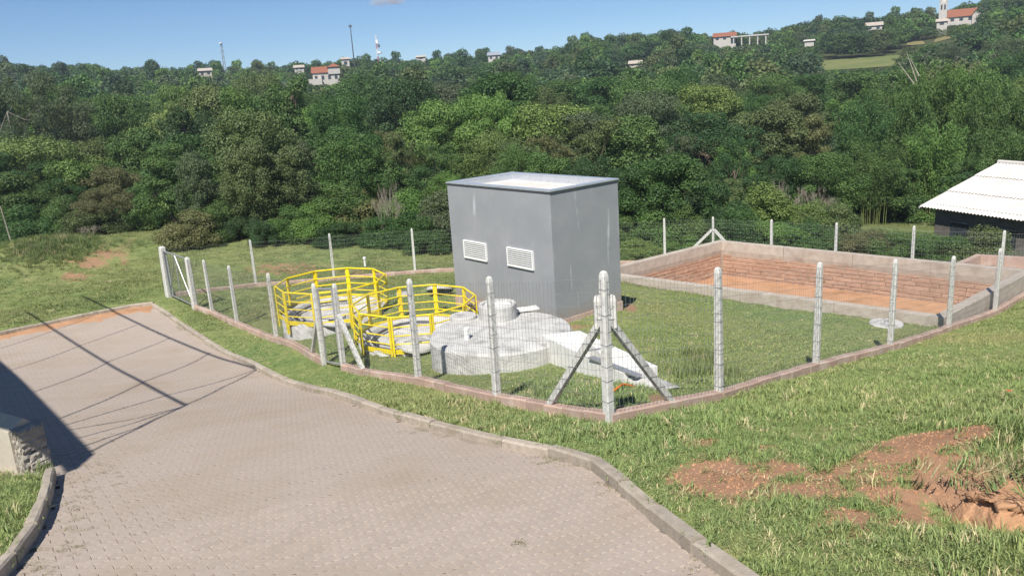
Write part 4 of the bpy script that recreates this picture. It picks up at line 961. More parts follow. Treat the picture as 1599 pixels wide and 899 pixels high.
for ri, (rname, dist, curve, step, kinds) in enumerate(rows):
    px = -90+ri*17; cx_, cy_ = zip(*curve); i = 0; lst = []
    while px < 1700:
        i += 1; j = rt.uniform(-.16, .16)*step; x_ = px+j; px += step*rt.uniform(.82, 1.15)
        top = float(np.interp(x_, cx_, cy_))+rt.uniform(-14, 18); dd = dist*rt.uniform(.95, 1.06)
        if rname in ('front', 'edge'): dd = 38.5+2.5*rt.random() if x_ > 985 else (40.5 if x_ > 640 else 44)+2.5*rt.random()
        if rname == 'edge': dd -= 2.2; 
        if rname == 'edge' and (x_ > 1330 or 690 < x_ < 960): continue
        if rname == 'front' and x_ > 1330: dd = 34.5+2*rt.random()
        if rname == 'front' and x_ < 230: dd = 57+2*rt.random()
        if rname == 'edge' and x_ < 230: dd = 55.5+rt.random()
        if rname == 'second' and x_ < 230: dd = 65+2*rt.random()
        if rname == 'second' and x_ > 1100: dd = 50+4*rt.random()
        if rname in ('front', 'edge') and 165 < x_ < 262: continue
        if rname == 'second' and 185 < x_ < 240: dd = 66
        d = ray(x_, top); p = d*(dd/d[1]); zt_ = p[2]+ZC
        # keep the shed clear
        if x_ > 1410:
            if rname == 'second': dd = 58; p = d*(dd/d[1]); zt_ = p[2]+ZC
        zg = tz(p[0], p[1]); h = zt_-zg
        if h < 1.3: continue
        k = kinds[i % len(kinds)]; tn = tint_w[rt.randrange(len(tint_w))]
        if h < 4.2 and not k.startswith('bush'): k = ['bush1', 'bush2', 'bush3'][i % 3]
        if h > 4.6 and k.startswith('bush'): k = ['round3', 'round1'][i % 2]
        for (rn, lo_, hi_), (kk, tt) in SPEC.items():
            if rn == rname and lo_ <= x_ < hi_: k, tn = (kk if (h > 4 and not kk.startswith('bush')) or h < 4.6 else k), tt
        w = step*dd/F*rt.choice([1.25, 1.5, 1.7, 2.1, 2.5])
        if k.startswith('tall'): w *= 1.15
        if x_ > 1330 and rname == 'third': continue       # bamboo stands here instead
        lst.append([x_, p[0], p[1], zg-.1, w, h*1.03, k, tn, rname])
    TREES += lst
# bamboo thicket above the shed, the pale gum at the left edge, a few singles
for (x_, top, dd, w, k, tn) in ((1345, 150, 62, 6.5, 'bamboo2', 'deep green'), (1395, 118, 66, 7, 'bamboo1', 'mid-green'), (1440, 96, 70, 8, 'bamboo2', 'mid-green'), (1490, 86, 72, 8, 'bamboo1', 'bright green'), (1535, 105, 68, 8, 'bamboo2', 'mid-green'), (1580, 120, 64, 8, 'bamboo1', 'mid-green'), (1630, 118, 66, 8, 'bamboo2', 'mid-green'),
        (1370, 205, 52, 5, 'bamboo1', 'mid-green'), (1470, 185, 56, 6, 'bamboo2', 'bright green'), (1560, 190, 56, 6, 'bamboo1', 'mid-green'),
        (45, 93, 80, 12, 'gum', 'greyish green'), (5, 110, 76, 10, 'gum', 'greyish green'), (95, 150, 84, 9, 'gum', 'greyish green'), (1555, 50, 150, 16, 'gum', 'greyish green'), (1500, 60, 165, 13, 'gum', 'greyish green')):
    d = ray(x_, top); p = d*(dd/d[1]); zg = tz(p[0], p[1]); TREES.append([x_, p[0], p[1], zg-.1, w, p[2]+ZC-zg, k, tn, 'bamboo thicket' if k.startswith('bam') else 'tall gums'])
from collections import defaultdict
cnt = defaultdict(list)
KW = {'round': 'round-crowned', 'spread': 'wide flat-crowned', 'tall': 'tall narrow', 'ragged': 'thin ragged', 'gum': 'pale-trunked', 'bush': 'low bushy', 'bamboo': 'arching'}
for t in TREES:
    kb = t[6].rstrip('123'); lm = landmark(t[0]); cat = 'bamboo' if kb == 'bamboo' else ('shrub' if kb == 'bush' else 'tree')
    base = f"{KW[kb]} {t[7]} {'bamboo clump' if kb == 'bamboo' else cat}"
    where = {'front': f'front row {lm}', 'edge': f'grass edge {lm}', 'bamboo thicket': f'in the thicket {lm}', 'tall gums': f'rising above the wood {lm}'}.get(t[8], f'{t[8]} row {lm}')
    cnt[(base, where)].append((t[0], t, cat, kb))
nm_ = {'bamboo': 'bamboo_clump', 'bush': 'bushy_shrub'}
for (base, where), L in cnt.items():
    L.sort(key=lambda q: q[0])
    for i, (x_, t, cat, kb) in enumerate(L):
        lab = f'{base} in wood, {where}'
        if len(L) > 1: lab = f'{base}, {where}, {ORD[min(i, 8)]} from left'
        plant(nm_.get(kb, 'broadleaf_tree' if kb != 'gum' else 'gum_tree'), cat, t[6], (t[1], t[2], t[3]), t[4], t[5], t[7], lab, 'trees and shrubs of the wood behind the fence', rt.uniform(0, 6.28)); OCC.append((t[1], t[2]))
# bare grey thicket and leaning dead canes
for (x_, top, dd, w, h, lab) in ((592, 205, 42.2, 4.6, 4.6, 'bare pale dead shrub standing in the wood behind near yellow railing'), (1235, 215, 47, 6, 4.5, 'grey leafless shrub in the wood behind the far basin wall'), (1290, 235, 45, 5, 4, 'tangled bare grey shrub among leaves left of the shed'), (480, 335, 45.5, 3.2, 1.9, 'low tangle of dry grey branches at the wood edge behind far railing'), (130, 335, 54, 4.5, 2.0, 'dry grey brushwood tangle at the wood edge left of grass track')):
    p = ray(x_, top); p = p*(dd/p[1]); zg = tz(p[0], p[1]); hh = p[2]+ZC-zg
    root = empty('dead_shrub', (p[0], p[1], zg), rt.uniform(0, 6)); tag(root, lab, 'shrub', 'bare dead shrubs in the wood'); o = link(bpy.data.objects.new('branches', DEAD), root); o.scale = (w*.45, w*.45, max(1.2, hh)*.72)
for k, (xa, ya, xb, yb) in enumerate(((1428, 132, 1402, 97), (1432, 128, 1416, 82), (1436, 120, 1422, 92))):
    a, b = Py(xa, ya, 60), Py(xb, yb, 61); o = MB().tube(a, b, .05, 6, .02).build('dead_cane', M['bark_pale']); tag(o, ['lowest-leaning bare pale cane sticking out of the bamboo', 'tallest bare pale cane sticking out of the bamboo', 'short bare pale cane beside the two long ones in bamboo'][k], 'cane', 'bare canes above the bamboo')
# shrubs close behind the basin and around the shed
for k, (x_, top, dd, w, key, tn, lab) in enumerate(((1470, 345, 32.5, 3.2, 'bush1', 'mid-green', 'leafy green shrub in front of the shed gable end'), (1535, 340, 31.5, 3.4, 'bush2', 'olive', 'yellowish shrub in front of the dark shed wall'), (1400, 352, 33.5, 3.0, 'bush3', 'mid-green', 'shrub behind the basin fence left of the shed'), (1345, 345, 34.5, 3.0, 'bush1', 'rusty olive', 'rust-tinged shrub behind the basin fence posts'),
        (1000, 368, 36, 2.2, 'bush2', 'yellow-green', 'low pale shrub between grey building and braced back post'), (1070, 362, 36.5, 2.4, 'bush3', 'bright green', 'low bright shrub just left of the braced back corner post'), (1275, 335, 36, 3.4, 'bush2', 'deep green', 'dark shrub behind the middle of the far basin wall'), (1220, 325, 36.5, 3.2, 'bush1', 'bright green', 'bright large-leaved shrub behind the far basin wall'))):
    p = ray(x_, top); p = p*(dd/p[1]); zg = tz(p[0], p[1]); plant('bushy_shrub', 'shrub', key, (p[0], p[1], zg-.1), w, max(1.2, (p[2]+ZC-zg)*1.05), tn, lab, 'shrubs behind the basin fence', rt.uniform(0, 6)); OCC.append((p[0], p[1]))

# ------------------------------------------------------------------ scatter with geometry nodes (only for what nobody could count)
def scatter(name, label, cat, protos, pts, rot, scl, idx, tint, parent=None):
    colp = bpy.data.collections.new(name+'_pieces')
    for i, me_ in enumerate(protos): colp.objects.link(bpy.data.objects.new(f'{name}_piece_{i:02d}', me_))
    me_ = bpy.data.meshes.new(name); me_.vertices.add(len(pts)); me_.vertices.foreach_set('co', np.asarray(pts, 'f').ravel())
    for nm, ty, arr, key in (('rot', 'FLOAT_VECTOR', rot, 'vector'), ('scl', 'FLOAT_VECTOR', scl, 'vector'), ('idx', 'INT', idx, 'value'), ('tint', 'FLOAT_COLOR', tint, 'color')):
        a_ = me_.attributes.new(nm, ty, 'POINT'); a_.data.foreach_set(key, np.asarray(arr, 'i' if ty == 'INT' else 'f').ravel())
    o = link(bpy.data.objects.new(name, me_), parent); tag(o, label, cat, kind='stuff')
    ng = bpy.data.node_groups.new(name, 'GeometryNodeTree'); ng.interface.new_socket('Geometry', in_out='INPUT', socket_type='NodeSocketGeometry'); ng.interface.new_socket('Geometry', in_out='OUTPUT', socket_type='NodeSocketGeometry')
    n, l = ng.nodes, ng.links; gi, go = n.new('NodeGroupInput'), n.new('NodeGroupOutput'); ip = n.new('GeometryNodeInstanceOnPoints'); ci = n.new('GeometryNodeCollectionInfo')
    ci.inputs['Collection'].default_value = colp; ci.inputs['Separate Children'].default_value = True; ci.inputs['Reset Children'].default_value = True; ip.inputs['Pick Instance'].default_value = True
    def na(nm, ty): q = n.new('GeometryNodeInputNamedAttribute'); q.data_type = ty; q.inputs['Name'].default_value = nm; return [s_ for s_ in q.outputs if s_.enabled and s_.name == 'Attribute'][0]
    l.new(gi.outputs[0], ip.inputs['Points']); l.new(ci.outputs[0], ip.inputs['Instance']); l.new(na('rot', 'FLOAT_VECTOR'), ip.inputs['Rotation']); l.new(na('scl', 'FLOAT_VECTOR'), ip.inputs['Scale']); l.new(na('idx', 'INT'), ip.inputs['Instance Index']); l.new(ip.outputs[0], go.inputs[0])
    md = o.modifiers.new('scatter', 'NODES'); md.node_group = ng; return o

# far wood on the valley floor and the hill: one mass of trees
def joined(cm, tm):
    bm = bmesh.new(); bm.from_mesh(tm); me_ = bpy.data.meshes.new('t'); bm.to_mesh(me_); bm.free(); return me_
far_protos = []
for k, (kind, n, L, ratio) in enumerate((('round', 2600, .058, .6), ('round', 2600, .060, .6), ('spread', 2400, .055, .6), ('spread', 2400, .058, .6), ('tall', 2200, .052, .55), ('ragged', 1500, .055, .55), ('bush', 5200, .046, .6))):
    lb = make_lobes(200+k, kind); far_protos.append(leaf_cloud('far_crown', 300+k, lb, n, L, M['leaf_i'], ratio, .75, .3))
for k, (kind, n, L, ratio) in enumerate((('bush', 15000, .029, .55), ('round', 17000, .023, .55), ('ragged', 13000, .023, .5))):
    lb = make_lobes(220+k, kind); far_protos.append(leaf_cloud('near_crown', 320+k, lb, n, L, M['leaf_i'], ratio))
rw = np.random.default_rng(17)
fp = []
CLEAR = [(1350, 70, 305, 255), (1450, 42, 352, 322)]
def cleared(x, y):
    r = math.hypot(x, y); pxa = CX+F*x/y
    if 1285 < pxa < 1412 and 272 < r < 300: return True
    if 1418 < pxa < 1484 and 332 < r < 352: return True
    return False
for r0, r1, sp in ((50, 140, 5.2), (140, 260, 6.2), (260, 425, 6.6), (362, 402, 5.0)):
    n = int(.5*(r1*r1-r0*r0)*1.35/(sp*sp))
    r = np.sqrt(rw.uniform(r0*r0, r1*r1, n)); az = rw.uniform(-.70, .70, n); fp.append(np.c_[r*np.sin(az), r*np.cos(az), np.full(n, sp)])
fp = np.vstack(fp); occ = np.array(OCC)
HOUSES = []   # filled below: (x, y, clear radius, sight wedge)
def build_far_wood(avoid):
    pts, rot, scl, idx, tint = [], [], [], [], []
    cols = [TINT[k] for k in ('deep green', 'mid-green', 'dark green', 'blue-green', 'mid-green', 'olive', 'greyish green', 'bright green', 'deep green', 'mid-green', 'olive', 'blue-green')]
    zs = terrain(fp[:, 0], fp[:, 1])
    for (x, y, sp), z in zip(fp, zs):
        r = math.hypot(x, y)
        if r < 135 and len(occ) and np.min(np.hypot(occ[:, 0]-x, occ[:, 1]-y)) < 1.7: continue
        if cleared(x, y): continue
        if r < 64 and CX+F*x/y < 300: continue
        if abs(x-25) < 9 and 30 < y < 48: continue
        h = rw.uniform(7, 12.5) if r > 135 else rw.uniform(2.5, 6); w = h*rw.uniform(.9, 1.35); k = (rw.integers(0, 6) if rw.random() < .7 else 6) if r > 135 else rw.integers(7, 10)
        if k == 4: h *= 1.2; w *= .8
        pxa = CX+F*x/y
        bad = False
        for (hx, hy, cl, hw_, hb) in avoid:
            hr = math.hypot(hx, hy); hp_ = CX+F*hx/hy
            if math.hypot(x-hx, y-hy) < cl: bad = True; break
            if abs(pxa-hp_) < hw_+w*.5*F/r and r < hr:      # a tree between the house and the viewer may not stand above its foot
                lim = ZC+(hb-ZC)*r/hr
                if z+h > lim: h = lim-z
        if bad or h < 2.0: continue
        w = min(w, h*1.5)
        pts.append((x, y, z-.3)); rot.append((0, 0, rw.uniform(0, 6.28))); scl.append((w, w, h)); idx.append(k)
        c_ = np.array(cols[rw.integers(0, len(cols))])*rw.uniform(.95, 1.06, 3)*rw.uniform(.8, 1.2); tint.append((*c_, 1))
    return scatter('far_wood', 'dense dark green wood covering the valley and the far hillside', 'wood', far_protos, pts, rot, scl, idx, tint)

# ------------------------------------------------------------------ houses, church and masts on the hill
AVOID = []
def hill_pt(px, r):
    az = math.atan((px-CX)/F); return np.array([r*math.sin(az), r*math.cos(az)])
def zpx(px, py, r):
    # height at image point for horizontal range r
    d = ray(px, py); return ZC+d[2]*r/math.hypot(d[0], d[1])
def xy_at(px, py, r):
    d = ray(px, py); k = r/math.hypot(d[0], d[1]); return d[:2]*k
def gable_house(name, px, py_base, r, w, dpt, h, rh, label, roofm='tile', rz=0, ground=None, group='houses scattered on the wooded hill', cat='house', win=3, wallm='housewhite', clear=None):
    x, y = xy_at(px, py_base, r); z = zpx(px, py_base, r); zg = tz(x, y); low = min(zg, z)-1.5
    root = empty(name, (x, y, z), math.atan2(-x, y)+rz); tag(root, label, cat, group)
    MB().box((0, 0, (h+low-z)/2), (w, dpt, h-(low-z))).build('wall', M[wallm], root)
    ov_ = .5; V_ = [(-w/2-ov_, -dpt/2-ov_, h-.25), (w/2+ov_, -dpt/2-ov_, h-.25), (w/2+ov_, dpt/2+ov_, h-.25), (-w/2-ov_, dpt/2+ov_, h-.25), (-w/2-ov_*.6, 0, h+rh), (w/2+ov_*.6, 0, h+rh)]
    MB().add(V_, [(0, 1, 5, 4), (2, 3, 4, 5), (1, 2, 5), (3, 0, 4), (3, 2, 1, 0)]).build('roof', M[roofm], root)
    for k in range(win):
        xx = -w/2+w*(k+.5)/win; o = MB().box((xx, -dpt/2-.02, h*.52), (w/win*.42, .06, h*.36)).build('window', M['glass'], root)
    AVOID.append((x, y, max(w, dpt)*.6+1.5, w*.5*F/r, z+(h*.45 if w < 7 else 0))); return root, x, y, z
hr_, hx, hy, hz = gable_house('hillside_house', 511, 131, 330, 10, 8, 4.2, 2.2, 'white hillside house with orange tiled roof below the tall mast', win=4)
MB().box((3.2, -1.5, 4.6), (4.5, 6, 2.6)).build('upper_storey', M['housewhite'], hr_); MB().add([(.6, -5, 5.9), (5.8, -5, 5.9), (5.8, 2, 5.9), (.6, 2, 5.9), (3.2, -1.5, 7.4)], [(0, 1, 4), (1, 2, 4), (2, 3, 4), (3, 0, 4), (3, 2, 1, 0)]).build('upper_roof', M['tile'], hr_)
MB().box((-4.2, -5.4, .6), (5, 3, 2.4)).build('terrace', M['housewhite'], hr_)
gable_house('hillside_house', 541, 107, 360, 3.2, 3, 3.8, .6, 'small pale green-white house above the orange-roofed house', roofm='beam', win=1)
gable_house('hillside_house', 468, 112, 345, 3.6, 4, 1.6, .8, 'small white-roofed house half hidden left of the orange roof', roofm='beam', win=2)
gable_house('hillside_house', 322, 121, 330, 4.5, 4, 2.4, .8, 'small pinkish house among trees on the left skyline', roofm='beam', win=2, wallm='plaster')
gable_house('hillside_house', 658, 95, 380, 4, 4, 1.6, .5, 'tiny white house at the skyline left of grey roof', roofm='beam', win=1)
gable_house('hillside_house', 772, 96, 370, 5, 5, 2.6, 1.2, 'grey-roofed house on the skyline above the grey building', roofm='flash', win=2)
gable_house('hillside_house', 993, 106, 300, 4.4, 4, 1.5, .9, 'small cream house with pale roof among palms on the slope', roofm='beam', win=2, wallm='plaster')
gable_house('hillside_house', 1264, 77, 330, 3.2, 3.2, 3.0, .3, 'small plain white hut at the edge of the bright field', roofm='fibre', win=0)
gable_house('hillside_house', 1365, 50, 370, 6, 5, 2.4, 1.2, 'pale gabled house on the skyline left of the church', roofm='beam', win=2)
gable_house('hillside_house', 1471, 43, 360, 3.5, 3.5, 2.2, .8, 'tiny white house below the church tower', roofm='beam', win=1)
# pavilion
pr_, x, y, z = gable_house('hilltop_pavilion', 1132, 66, 365, 9, 7, 2.2, 1.5, 'red-roofed pavilion with a long flat canopy on columns on the skyline', win=3, cat='pavilion', group=None)
MB().box((10.0, -2, 1.5), (15, 7, .5)).build('canopy', M['conc'], pr_)
for k in range(5): MB().box((3.6+3.2*k, -5, -1.0), (.45, .45, 4.6)).build('column', M['housewhite'], pr_)
AVOID.append((*(np.array([x, y])+np.array([9, -3])), 9, 24, z-1.5))
# church
cr_, x, y, z = gable_house('hilltop_church', 1508, 37, 385, 12.5, 7, 2.8, 2.8, 'white church with red roof and pointed bell tower on the hilltop', win=4, cat='church', group=None)
MB().add([(2.2, -4.2, -2), (6.6, -4.2, -2), (6.6, 0, -2), (2.2, 0, -2), (2.2, -4.2, 2.6), (6.6, -4.2, 2.6), (6.6, 0, 2.6), (2.2, 0, 2.6), (4.4, -4.2, 5.4), (4.4, 0, 5.4)], [(0, 1, 5, 8, 4), (2, 3, 7, 9, 6), (1, 2, 6, 5), (0, 4, 7, 3)]).build('gable_porch', M['housewhite'], cr_)
MB().add([(1.7, -4.6, 2.4), (4.4, -4.6, 5.7), (4.4, .5, 5.7), (1.7, .5, 2.4), (7.1, -4.6, 2.4), (7.1, .5, 2.4)], [(0, 1, 2, 3), (1, 4, 5, 2)]).build('porch_roof', M['tile'], cr_)
tw = MB().box((-8.2, -1, 3.6), (2.9, 2.9, 10.0)).build('bell_tower', M['housewhite'], cr_)
for (dx, dy) in ((-.6, -1.47), (.6, -1.47)): MB().box((-8.2+dx, -1+dy, 6.8), (.6, .05, 1.9)).build('belfry_opening', M['glass'], tw)
for (dx, dy) in ((-1.3, -1.3), (1.3, -1.3), (1.3, 1.3), (-1.3, 1.3)): MB().lathe((-8.2+dx, -1+dy, 8.6), [(.22, 0), (.22, .8), (.01, 1.5)], 6).build('pinnacle', M['housewhite'], tw)
MB().lathe((-8.2, -1, 8.6), [(1.35, 0), (.75, 1.4), (.03, 4.6)], 8).build('spire', M['housewhite'], tw)
MB().box((-5, -6, -1.0), (8, 2.5, 2.2)).build('annex', M['housewhite'], cr_)
AVOID.append((*(np.array([x, y])+np.array([-8.5, 0])), 6, 9, z+.5))
# masts
def lattice(name, px, py0, py1, r, wb, wt, label, painted=False, sec=9):
    x, y = xy_at(px, py0, r); z0 = zpx(px, py0, r); z1 = zpx(px, py1, r); zg = min(tz(x, y), z0)-.5; root = empty(name, (x, y, zg)); tag(root, label, 'mast')
    H_ = z1-zg; cr4 = ((-1, -1), (1, -1), (1, 1), (-1, 1))
    for k in range(sec):
        f0, f1 = k/sec, (k+1)/sec; w0, w1 = wb+(wt-wb)*f0, wb+(wt-wb)*f1; mb = MB()
        for i in range(4):
            a, b = cr4[i], cr4[(i+1) % 4]; mb.tube((a[0]*w0, a[1]*w0, H_*f0), (a[0]*w1, a[1]*w1, H_*f1), .07, 4); mb.tube((a[0]*w0, a[1]*w0, H_*f0), (b[0]*w1, b[1]*w1, H_*f1), .045, 3); mb.tube((a[0]*w1, a[1]*w1, H_*f1), (b[0]*w1, b[1]*w1, H_*f1), .045, 3)
        mb.build('mast_section', M['redpaint'] if painted and k % 2 else (M['white'] if painted else M['metal']), root)
    return root, H_
lt, H_ = lattice('lattice_mast', 350, 98, 68, 360, .6, .25, 'grey lattice mast on the left skyline'); MB().lathe((0, -.4, H_-.3), [(.01, 0), (.7, .1), (.7, .5), (.01, .6)], 10).build('antenna', M['white'], lt)
lt, H_ = lattice('lattice_mast', 590, 84, 55, 370, .4, .25, 'red and white lattice mast with dish antenna on the skyline', True, 7)
MB().lathe((1.0, -.5, H_*.62), [(.01, 0), (1.0, .2), (1.0, .9), (.01, 1.1)], 12).build('dish_antenna', M['white'], lt); MB().box((.3, -.3, H_*.86), (.9, .9, 1.5)).build('antenna_panel', M['white'], lt); MB().box((1.0, -.2, H_*.78), (.7, .7, 1.2)).build('antenna_panel', M['steel'], lt)
x, y = xy_at(553, 93, 350); z0, z1 = zpx(553, 93, 350), zpx(548, 38, 350); pm = empty('pole_mast', (x, y, z0-3)); tag(pm, 'tall thin dark pole mast on the skyline', 'mast')
MB().tube((0, 0, 0), (0, 0, z1-z0+3), .28, 8, .14).build('pole', M['steel'], pm); MB().box((0, 0, z1-z0+2), (1.3, .25, .7)).build('antenna_head', M['steel'], pm)
# open fields on the slope
def field(name, pxs, rs, label, m_):
    V_ = []; nu, nv = 14, 6
    for j in range(nv+1):
        for i in range(nu+1):
            q = hill_pt(pxs[0]+(pxs[1]-pxs[0])*i/nu, rs[0]+(rs[1]-rs[0])*j/nv); V_.append((*q, tz(*q)+.25))
    o = mesh_obj(name, V_, [(j*(nu+1)+i, j*(nu+1)+i+1, (j+1)*(nu+1)+i+1, (j+1)*(nu+1)+i) for j in range(nv) for i in range(nu)], m_, None, True); return tag(o, label, 'field', kind='structure')
M['meadow'] = mat('meadow', (.135, .165, .055), (.105, .14, .042), .08, .95, 0, c3=(.20, .19, .07), s3=.03); M['dryfield'] = mat('dry_field', (.28, .22, .11), (.20, .18, .07), .08, .95, 0)
field('field', (1285, 1412), (272, 300), 'bright green open field on the hillside below the church', M['meadow'])
field('field', (1418, 1484), (332, 352), 'brownish dry field on the hillside near the church', M['dryfield'])
q = hill_pt(1345, 274); AVOID.append((*q, 1, 48, tz(*q)+.3)); q = hill_pt(1452, 334); AVOID.append((*q, 1, 26, tz(*q)+.3))
build_far_wood(AVOID)

# ------------------------------------------------------------------ grass
def tuft(seed, n, spread, hlo, hhi, wd, bend=.5):
    rk = np.random.default_rng(seed); V_ = []; Fs = []; var = []
    for k in range(n):
        a = rk.uniform(0, 6.283); r_ = spread*math.sqrt(rk.random()); p = np.array([r_*math.cos(a), r_*math.sin(a), -.01]); h = rk.uniform(hlo, hhi); b = rk.uniform(0, 6.283); d = np.array([math.cos(b), math.sin(b), 0]); s_ = np.array([-d[1], d[0], 0])*wd/2*rk.uniform(.7, 1.2); be = rk.uniform(.15, 1)*bend*h
        o_ = len(V_); V_ += [p-s_, p+s_, p+d*be*.35+s_*.8+[0, 0, h*.6], p+d*be*.35-s_*.8+[0, 0, h*.6], p+d*be+[0, 0, h*rk.uniform(.75, 1)]]; Fs += [(o_, o_+1, o_+2, o_+3), (o_+3, o_+2, o_+4)]; var += [rk.random()]*5
    me_ = bpy.data.meshes.new('tuft'); me_.from_pydata([tuple(v) for v in V_], [], Fs); me_.update(); a_ = me_.attributes.new('leafvar', 'FLOAT', 'POINT'); a_.data.foreach_set('value', np.array(var, 'f')); me_.materials.append(M['blade'])
    me_.polygons.foreach_set('use_smooth', [True]*len(me_.polygons)); return me_
TUFTS = [tuft(1, 30, .10, .015, .035, .006, 2.2), tuft(2, 30, .10, .012, .03, .006, 2.6), tuft(3, 30, .10, .018, .045, .0065, 1.8), tuft(4, 20, .06, .05, .10, .007, 1.1), tuft(5, 40, .28, .018, .04, .014, 2.6), tuft(6, 40, .28, .018, .05, .014, 2.2), tuft(7, 34, .16, .22, .5, .014, .6)]
rg_ = np.random.default_rng(23)
def vnoise(x, y, s, seed):
    rk = np.random.default_rng(seed); ph = rk.uniform(0, 6.28, 12); k = rk.normal(size=(12, 2))*s; return sum(np.sin(k[i, 0]*x+k[i, 1]*y+ph[i]) for i in range(12))/12**.5
def grass(name, label, n, region, kinds, seed, lo=.8, hi=1.25, shade=1.0):
    rk = np.random.default_rng(seed); pts = region(rk, n); x, y = pts[:, 0], pts[:, 1]
    pad = inset(ROAD, 0)
    ok_ = ~inpoly(x, y, ROAD) & ~inpoly(x, y, inset(BAS, -.05))
    u = (x-BN[0])*RD_[0]+(y-BN[1])*RD_[1]; v = (x-BN[0])*LD_[0]+(y-BN[1])*LD_[1]; ok_ &= ~((u > -.05) & (u < BW+.05) & (v > -.05) & (v < BL+.05))
    for c_ in (C1, C2, C3): ok_ &= np.hypot(x-c_[0], y-c_[1]) > 1.48
    for ln in (KERB_R, KERB_L, KERB_F):
        for a, b in zip(ln[:-1], ln[1:]):
            ok_ &= np.hypot(x-(a[0]+b[0])/2, y-(a[1]+b[1])/2) > .15
    dirt = dirt_field(x, y)+.5+.22*vnoise(x, y, 2.2, 3)+.12*vnoise(x, y, 7, 4)
    ok_ &= rk.random(len(x)) > np.clip((dirt-.86)/.26, 0, .985)
    x, y = x[ok_], y[ok_]; dirt = dirt[ok_]; z = terrain(x, y)+np.where(np.hypot(x, y) < 70, bumps(x, y), 0)
    n = len(x); base = np.array([.185, .245, .076]); dry = np.array([.275, .265, .105]); cool = np.array([.13, .215, .082])
    t1 = np.clip(.32+.38*vnoise(x, y, .7, 11)+.12*rk.normal(size=n), 0, 1)[:, None]; t2 = np.clip(.25+.4*vnoise(x, y, .5, 12)+.15*rk.normal(size=n), 0, 1)[:, None]
    col = base*(1-t1)+dry*t1; col = col*(1-t2*.7)+cool*t2*.7; col = np.where((rk.random(n) < .07)[:, None], np.array([.46, .40, .22]), col)*rk.uniform(.85, 1.15, (n, 1))
    s_ = rk.uniform(lo, hi, n)*(1+.22*vnoise(x, y, 1.1, 14)); s_ = np.clip(s_, .45, 2); scl = np.c_[s_, s_, s_*rk.uniform(.7, 1.3, n)]
    return scatter(name, label, 'grass', TUFTS, np.c_[x, y, z], np.c_[rk.normal(0, .12, n), rk.normal(0, .12, n), rk.uniform(0, 6.28, n)], scl, rk.choice(kinds, n), np.c_[col*shade, np.ones(n)])
def sector(r0, r1, a0, a1):
    def f(rk, n): r = np.sqrt(rk.uniform(r0*r0, r1*r1, n)); a = rk.uniform(rad(a0), rad(a1), n); return np.c_[r*np.sin(a), r*np.cos(a)]
    return f
grass('grass', 'short mown grass on the bank in the foreground', 40000, sector(3.6, 13, -40, 44), [0, 1, 2, 0, 1, 3], 1, .8, 1.25, 1.1)
grass('grass', 'short mown lawn around the tanks and the basin', 40000, sector(13, 26, -36, 37), [0, 1, 2, 2], 2, .9, 1.3, 1.08)
grass('grass', 'rough pasture grass beyond the fence and beside the track', 42000, sector(26, 60, -37, 37), [4, 5, 5], 3, .8, 1.3, .78)
def blobs(spec):
    def f(rk, n):
        out = []
        for (px, py, r_, k) in spec:
            c_ = G(px, py); m_ = int(n*k); out.append(np.c_[c_[0]+rk.normal(0, r_, m_), c_[1]+rk.normal(0, r_, m_)])
        return np.vstack(out)
    return f
grass('tall_grass', 'taller uncut grass clumps in the lawn and at the field edge', 1500, blobs(((1090, 585, .25, .05), (1095, 560, .25, .04), (1120, 590, .2, .02), (1592, 700, .2, .012), (86, 733, .12, .01))), [6, 3, 6], 9, .3, .6, .95)
grass('rough_weeds', 'brownish green weeds on the mound left of the track', 2600, blobs(((55, 398, 1.9, .3), (90, 375, 1.8, .25), (25, 378, 2.2, .25), (100, 405, 1.2, .2))), [6, 6, 3], 10, .3, .75, .8)
# weeds in the paving joints and along the kerb foot
rk = np.random.default_rng(41); wp = []
for px, py, sx, sy, n in ((150, 700, 40, 60, 40), (110, 800, 40, 60, 60), (880, 708, 50, 8, 46), (815, 838, 10, 4, 7), (700, 668, 120, 5, 30), (1110, 850, 40, 20, 24), (960, 752, 20, 12, 16), (60, 860, 25, 25, 20), (400, 585, 60, 6, 14)):
    for _ in range(n): g = G(px+rk.normal(0, sx*.6), py+rk.normal(0, sy*.6)); wp.append(g)
wp = np.array(wp); wp = wp[inpoly(wp[:, 0], wp[:, 1], ROAD)]; n = len(wp); wp[:, 2] -= RD
s_ = rk.uniform(.3, .75, n); scatter('joint_weeds', 'small dry weeds growing in the paving joints and kerb foot', 'weeds', TUFTS[:3], wp, np.c_[np.zeros((n, 2)), rk.uniform(0, 6.28, n)], np.c_[s_, s_, s_*.7], rk.integers(0, 3, n), np.c_[np.array([.17, .17, .06])*rk.uniform(.7, 1.3, (n, 1)), np.ones(n)])
def clod(seed):
    bm = bmesh.new(); bmesh.ops.create_icosphere(bm, subdivisions=1, radius=.5); rk_ = random.Random(seed)
    for v in bm.verts: v.co *= rk_.uniform(.7, 1.2); v.co.z *= .6
    me_ = bpy.data.meshes.new('clod'); bm.to_mesh(me_); bm.free(); me_.materials.append(M['soil']); return me_
rk = np.random.default_rng(52); q = sector(4, 11, 5, 42)(rk, 30000); dv = dirt_field(q[:, 0], q[:, 1])+.22*vnoise(q[:, 0], q[:, 1], 2.2, 3); q = q[(dv > .42) & ~inpoly(q[:, 0], q[:, 1], ROAD)][:4500]; n = len(q)
s_ = .008+.03*rk.random(n)**4; scatter('soil_clods', 'crumbly orange clods on the bare soil of the bank', 'soil', [clod(1), clod(2), clod(3)], np.c_[q, terrain(q[:, 0], q[:, 1])+bumps(q[:, 0], q[:, 1])], np.c_[rk.uniform(0, 6, (n, 3))], np.c_[s_, s_, s_], rk.integers(0, 3, n), np.ones((n, 4)))
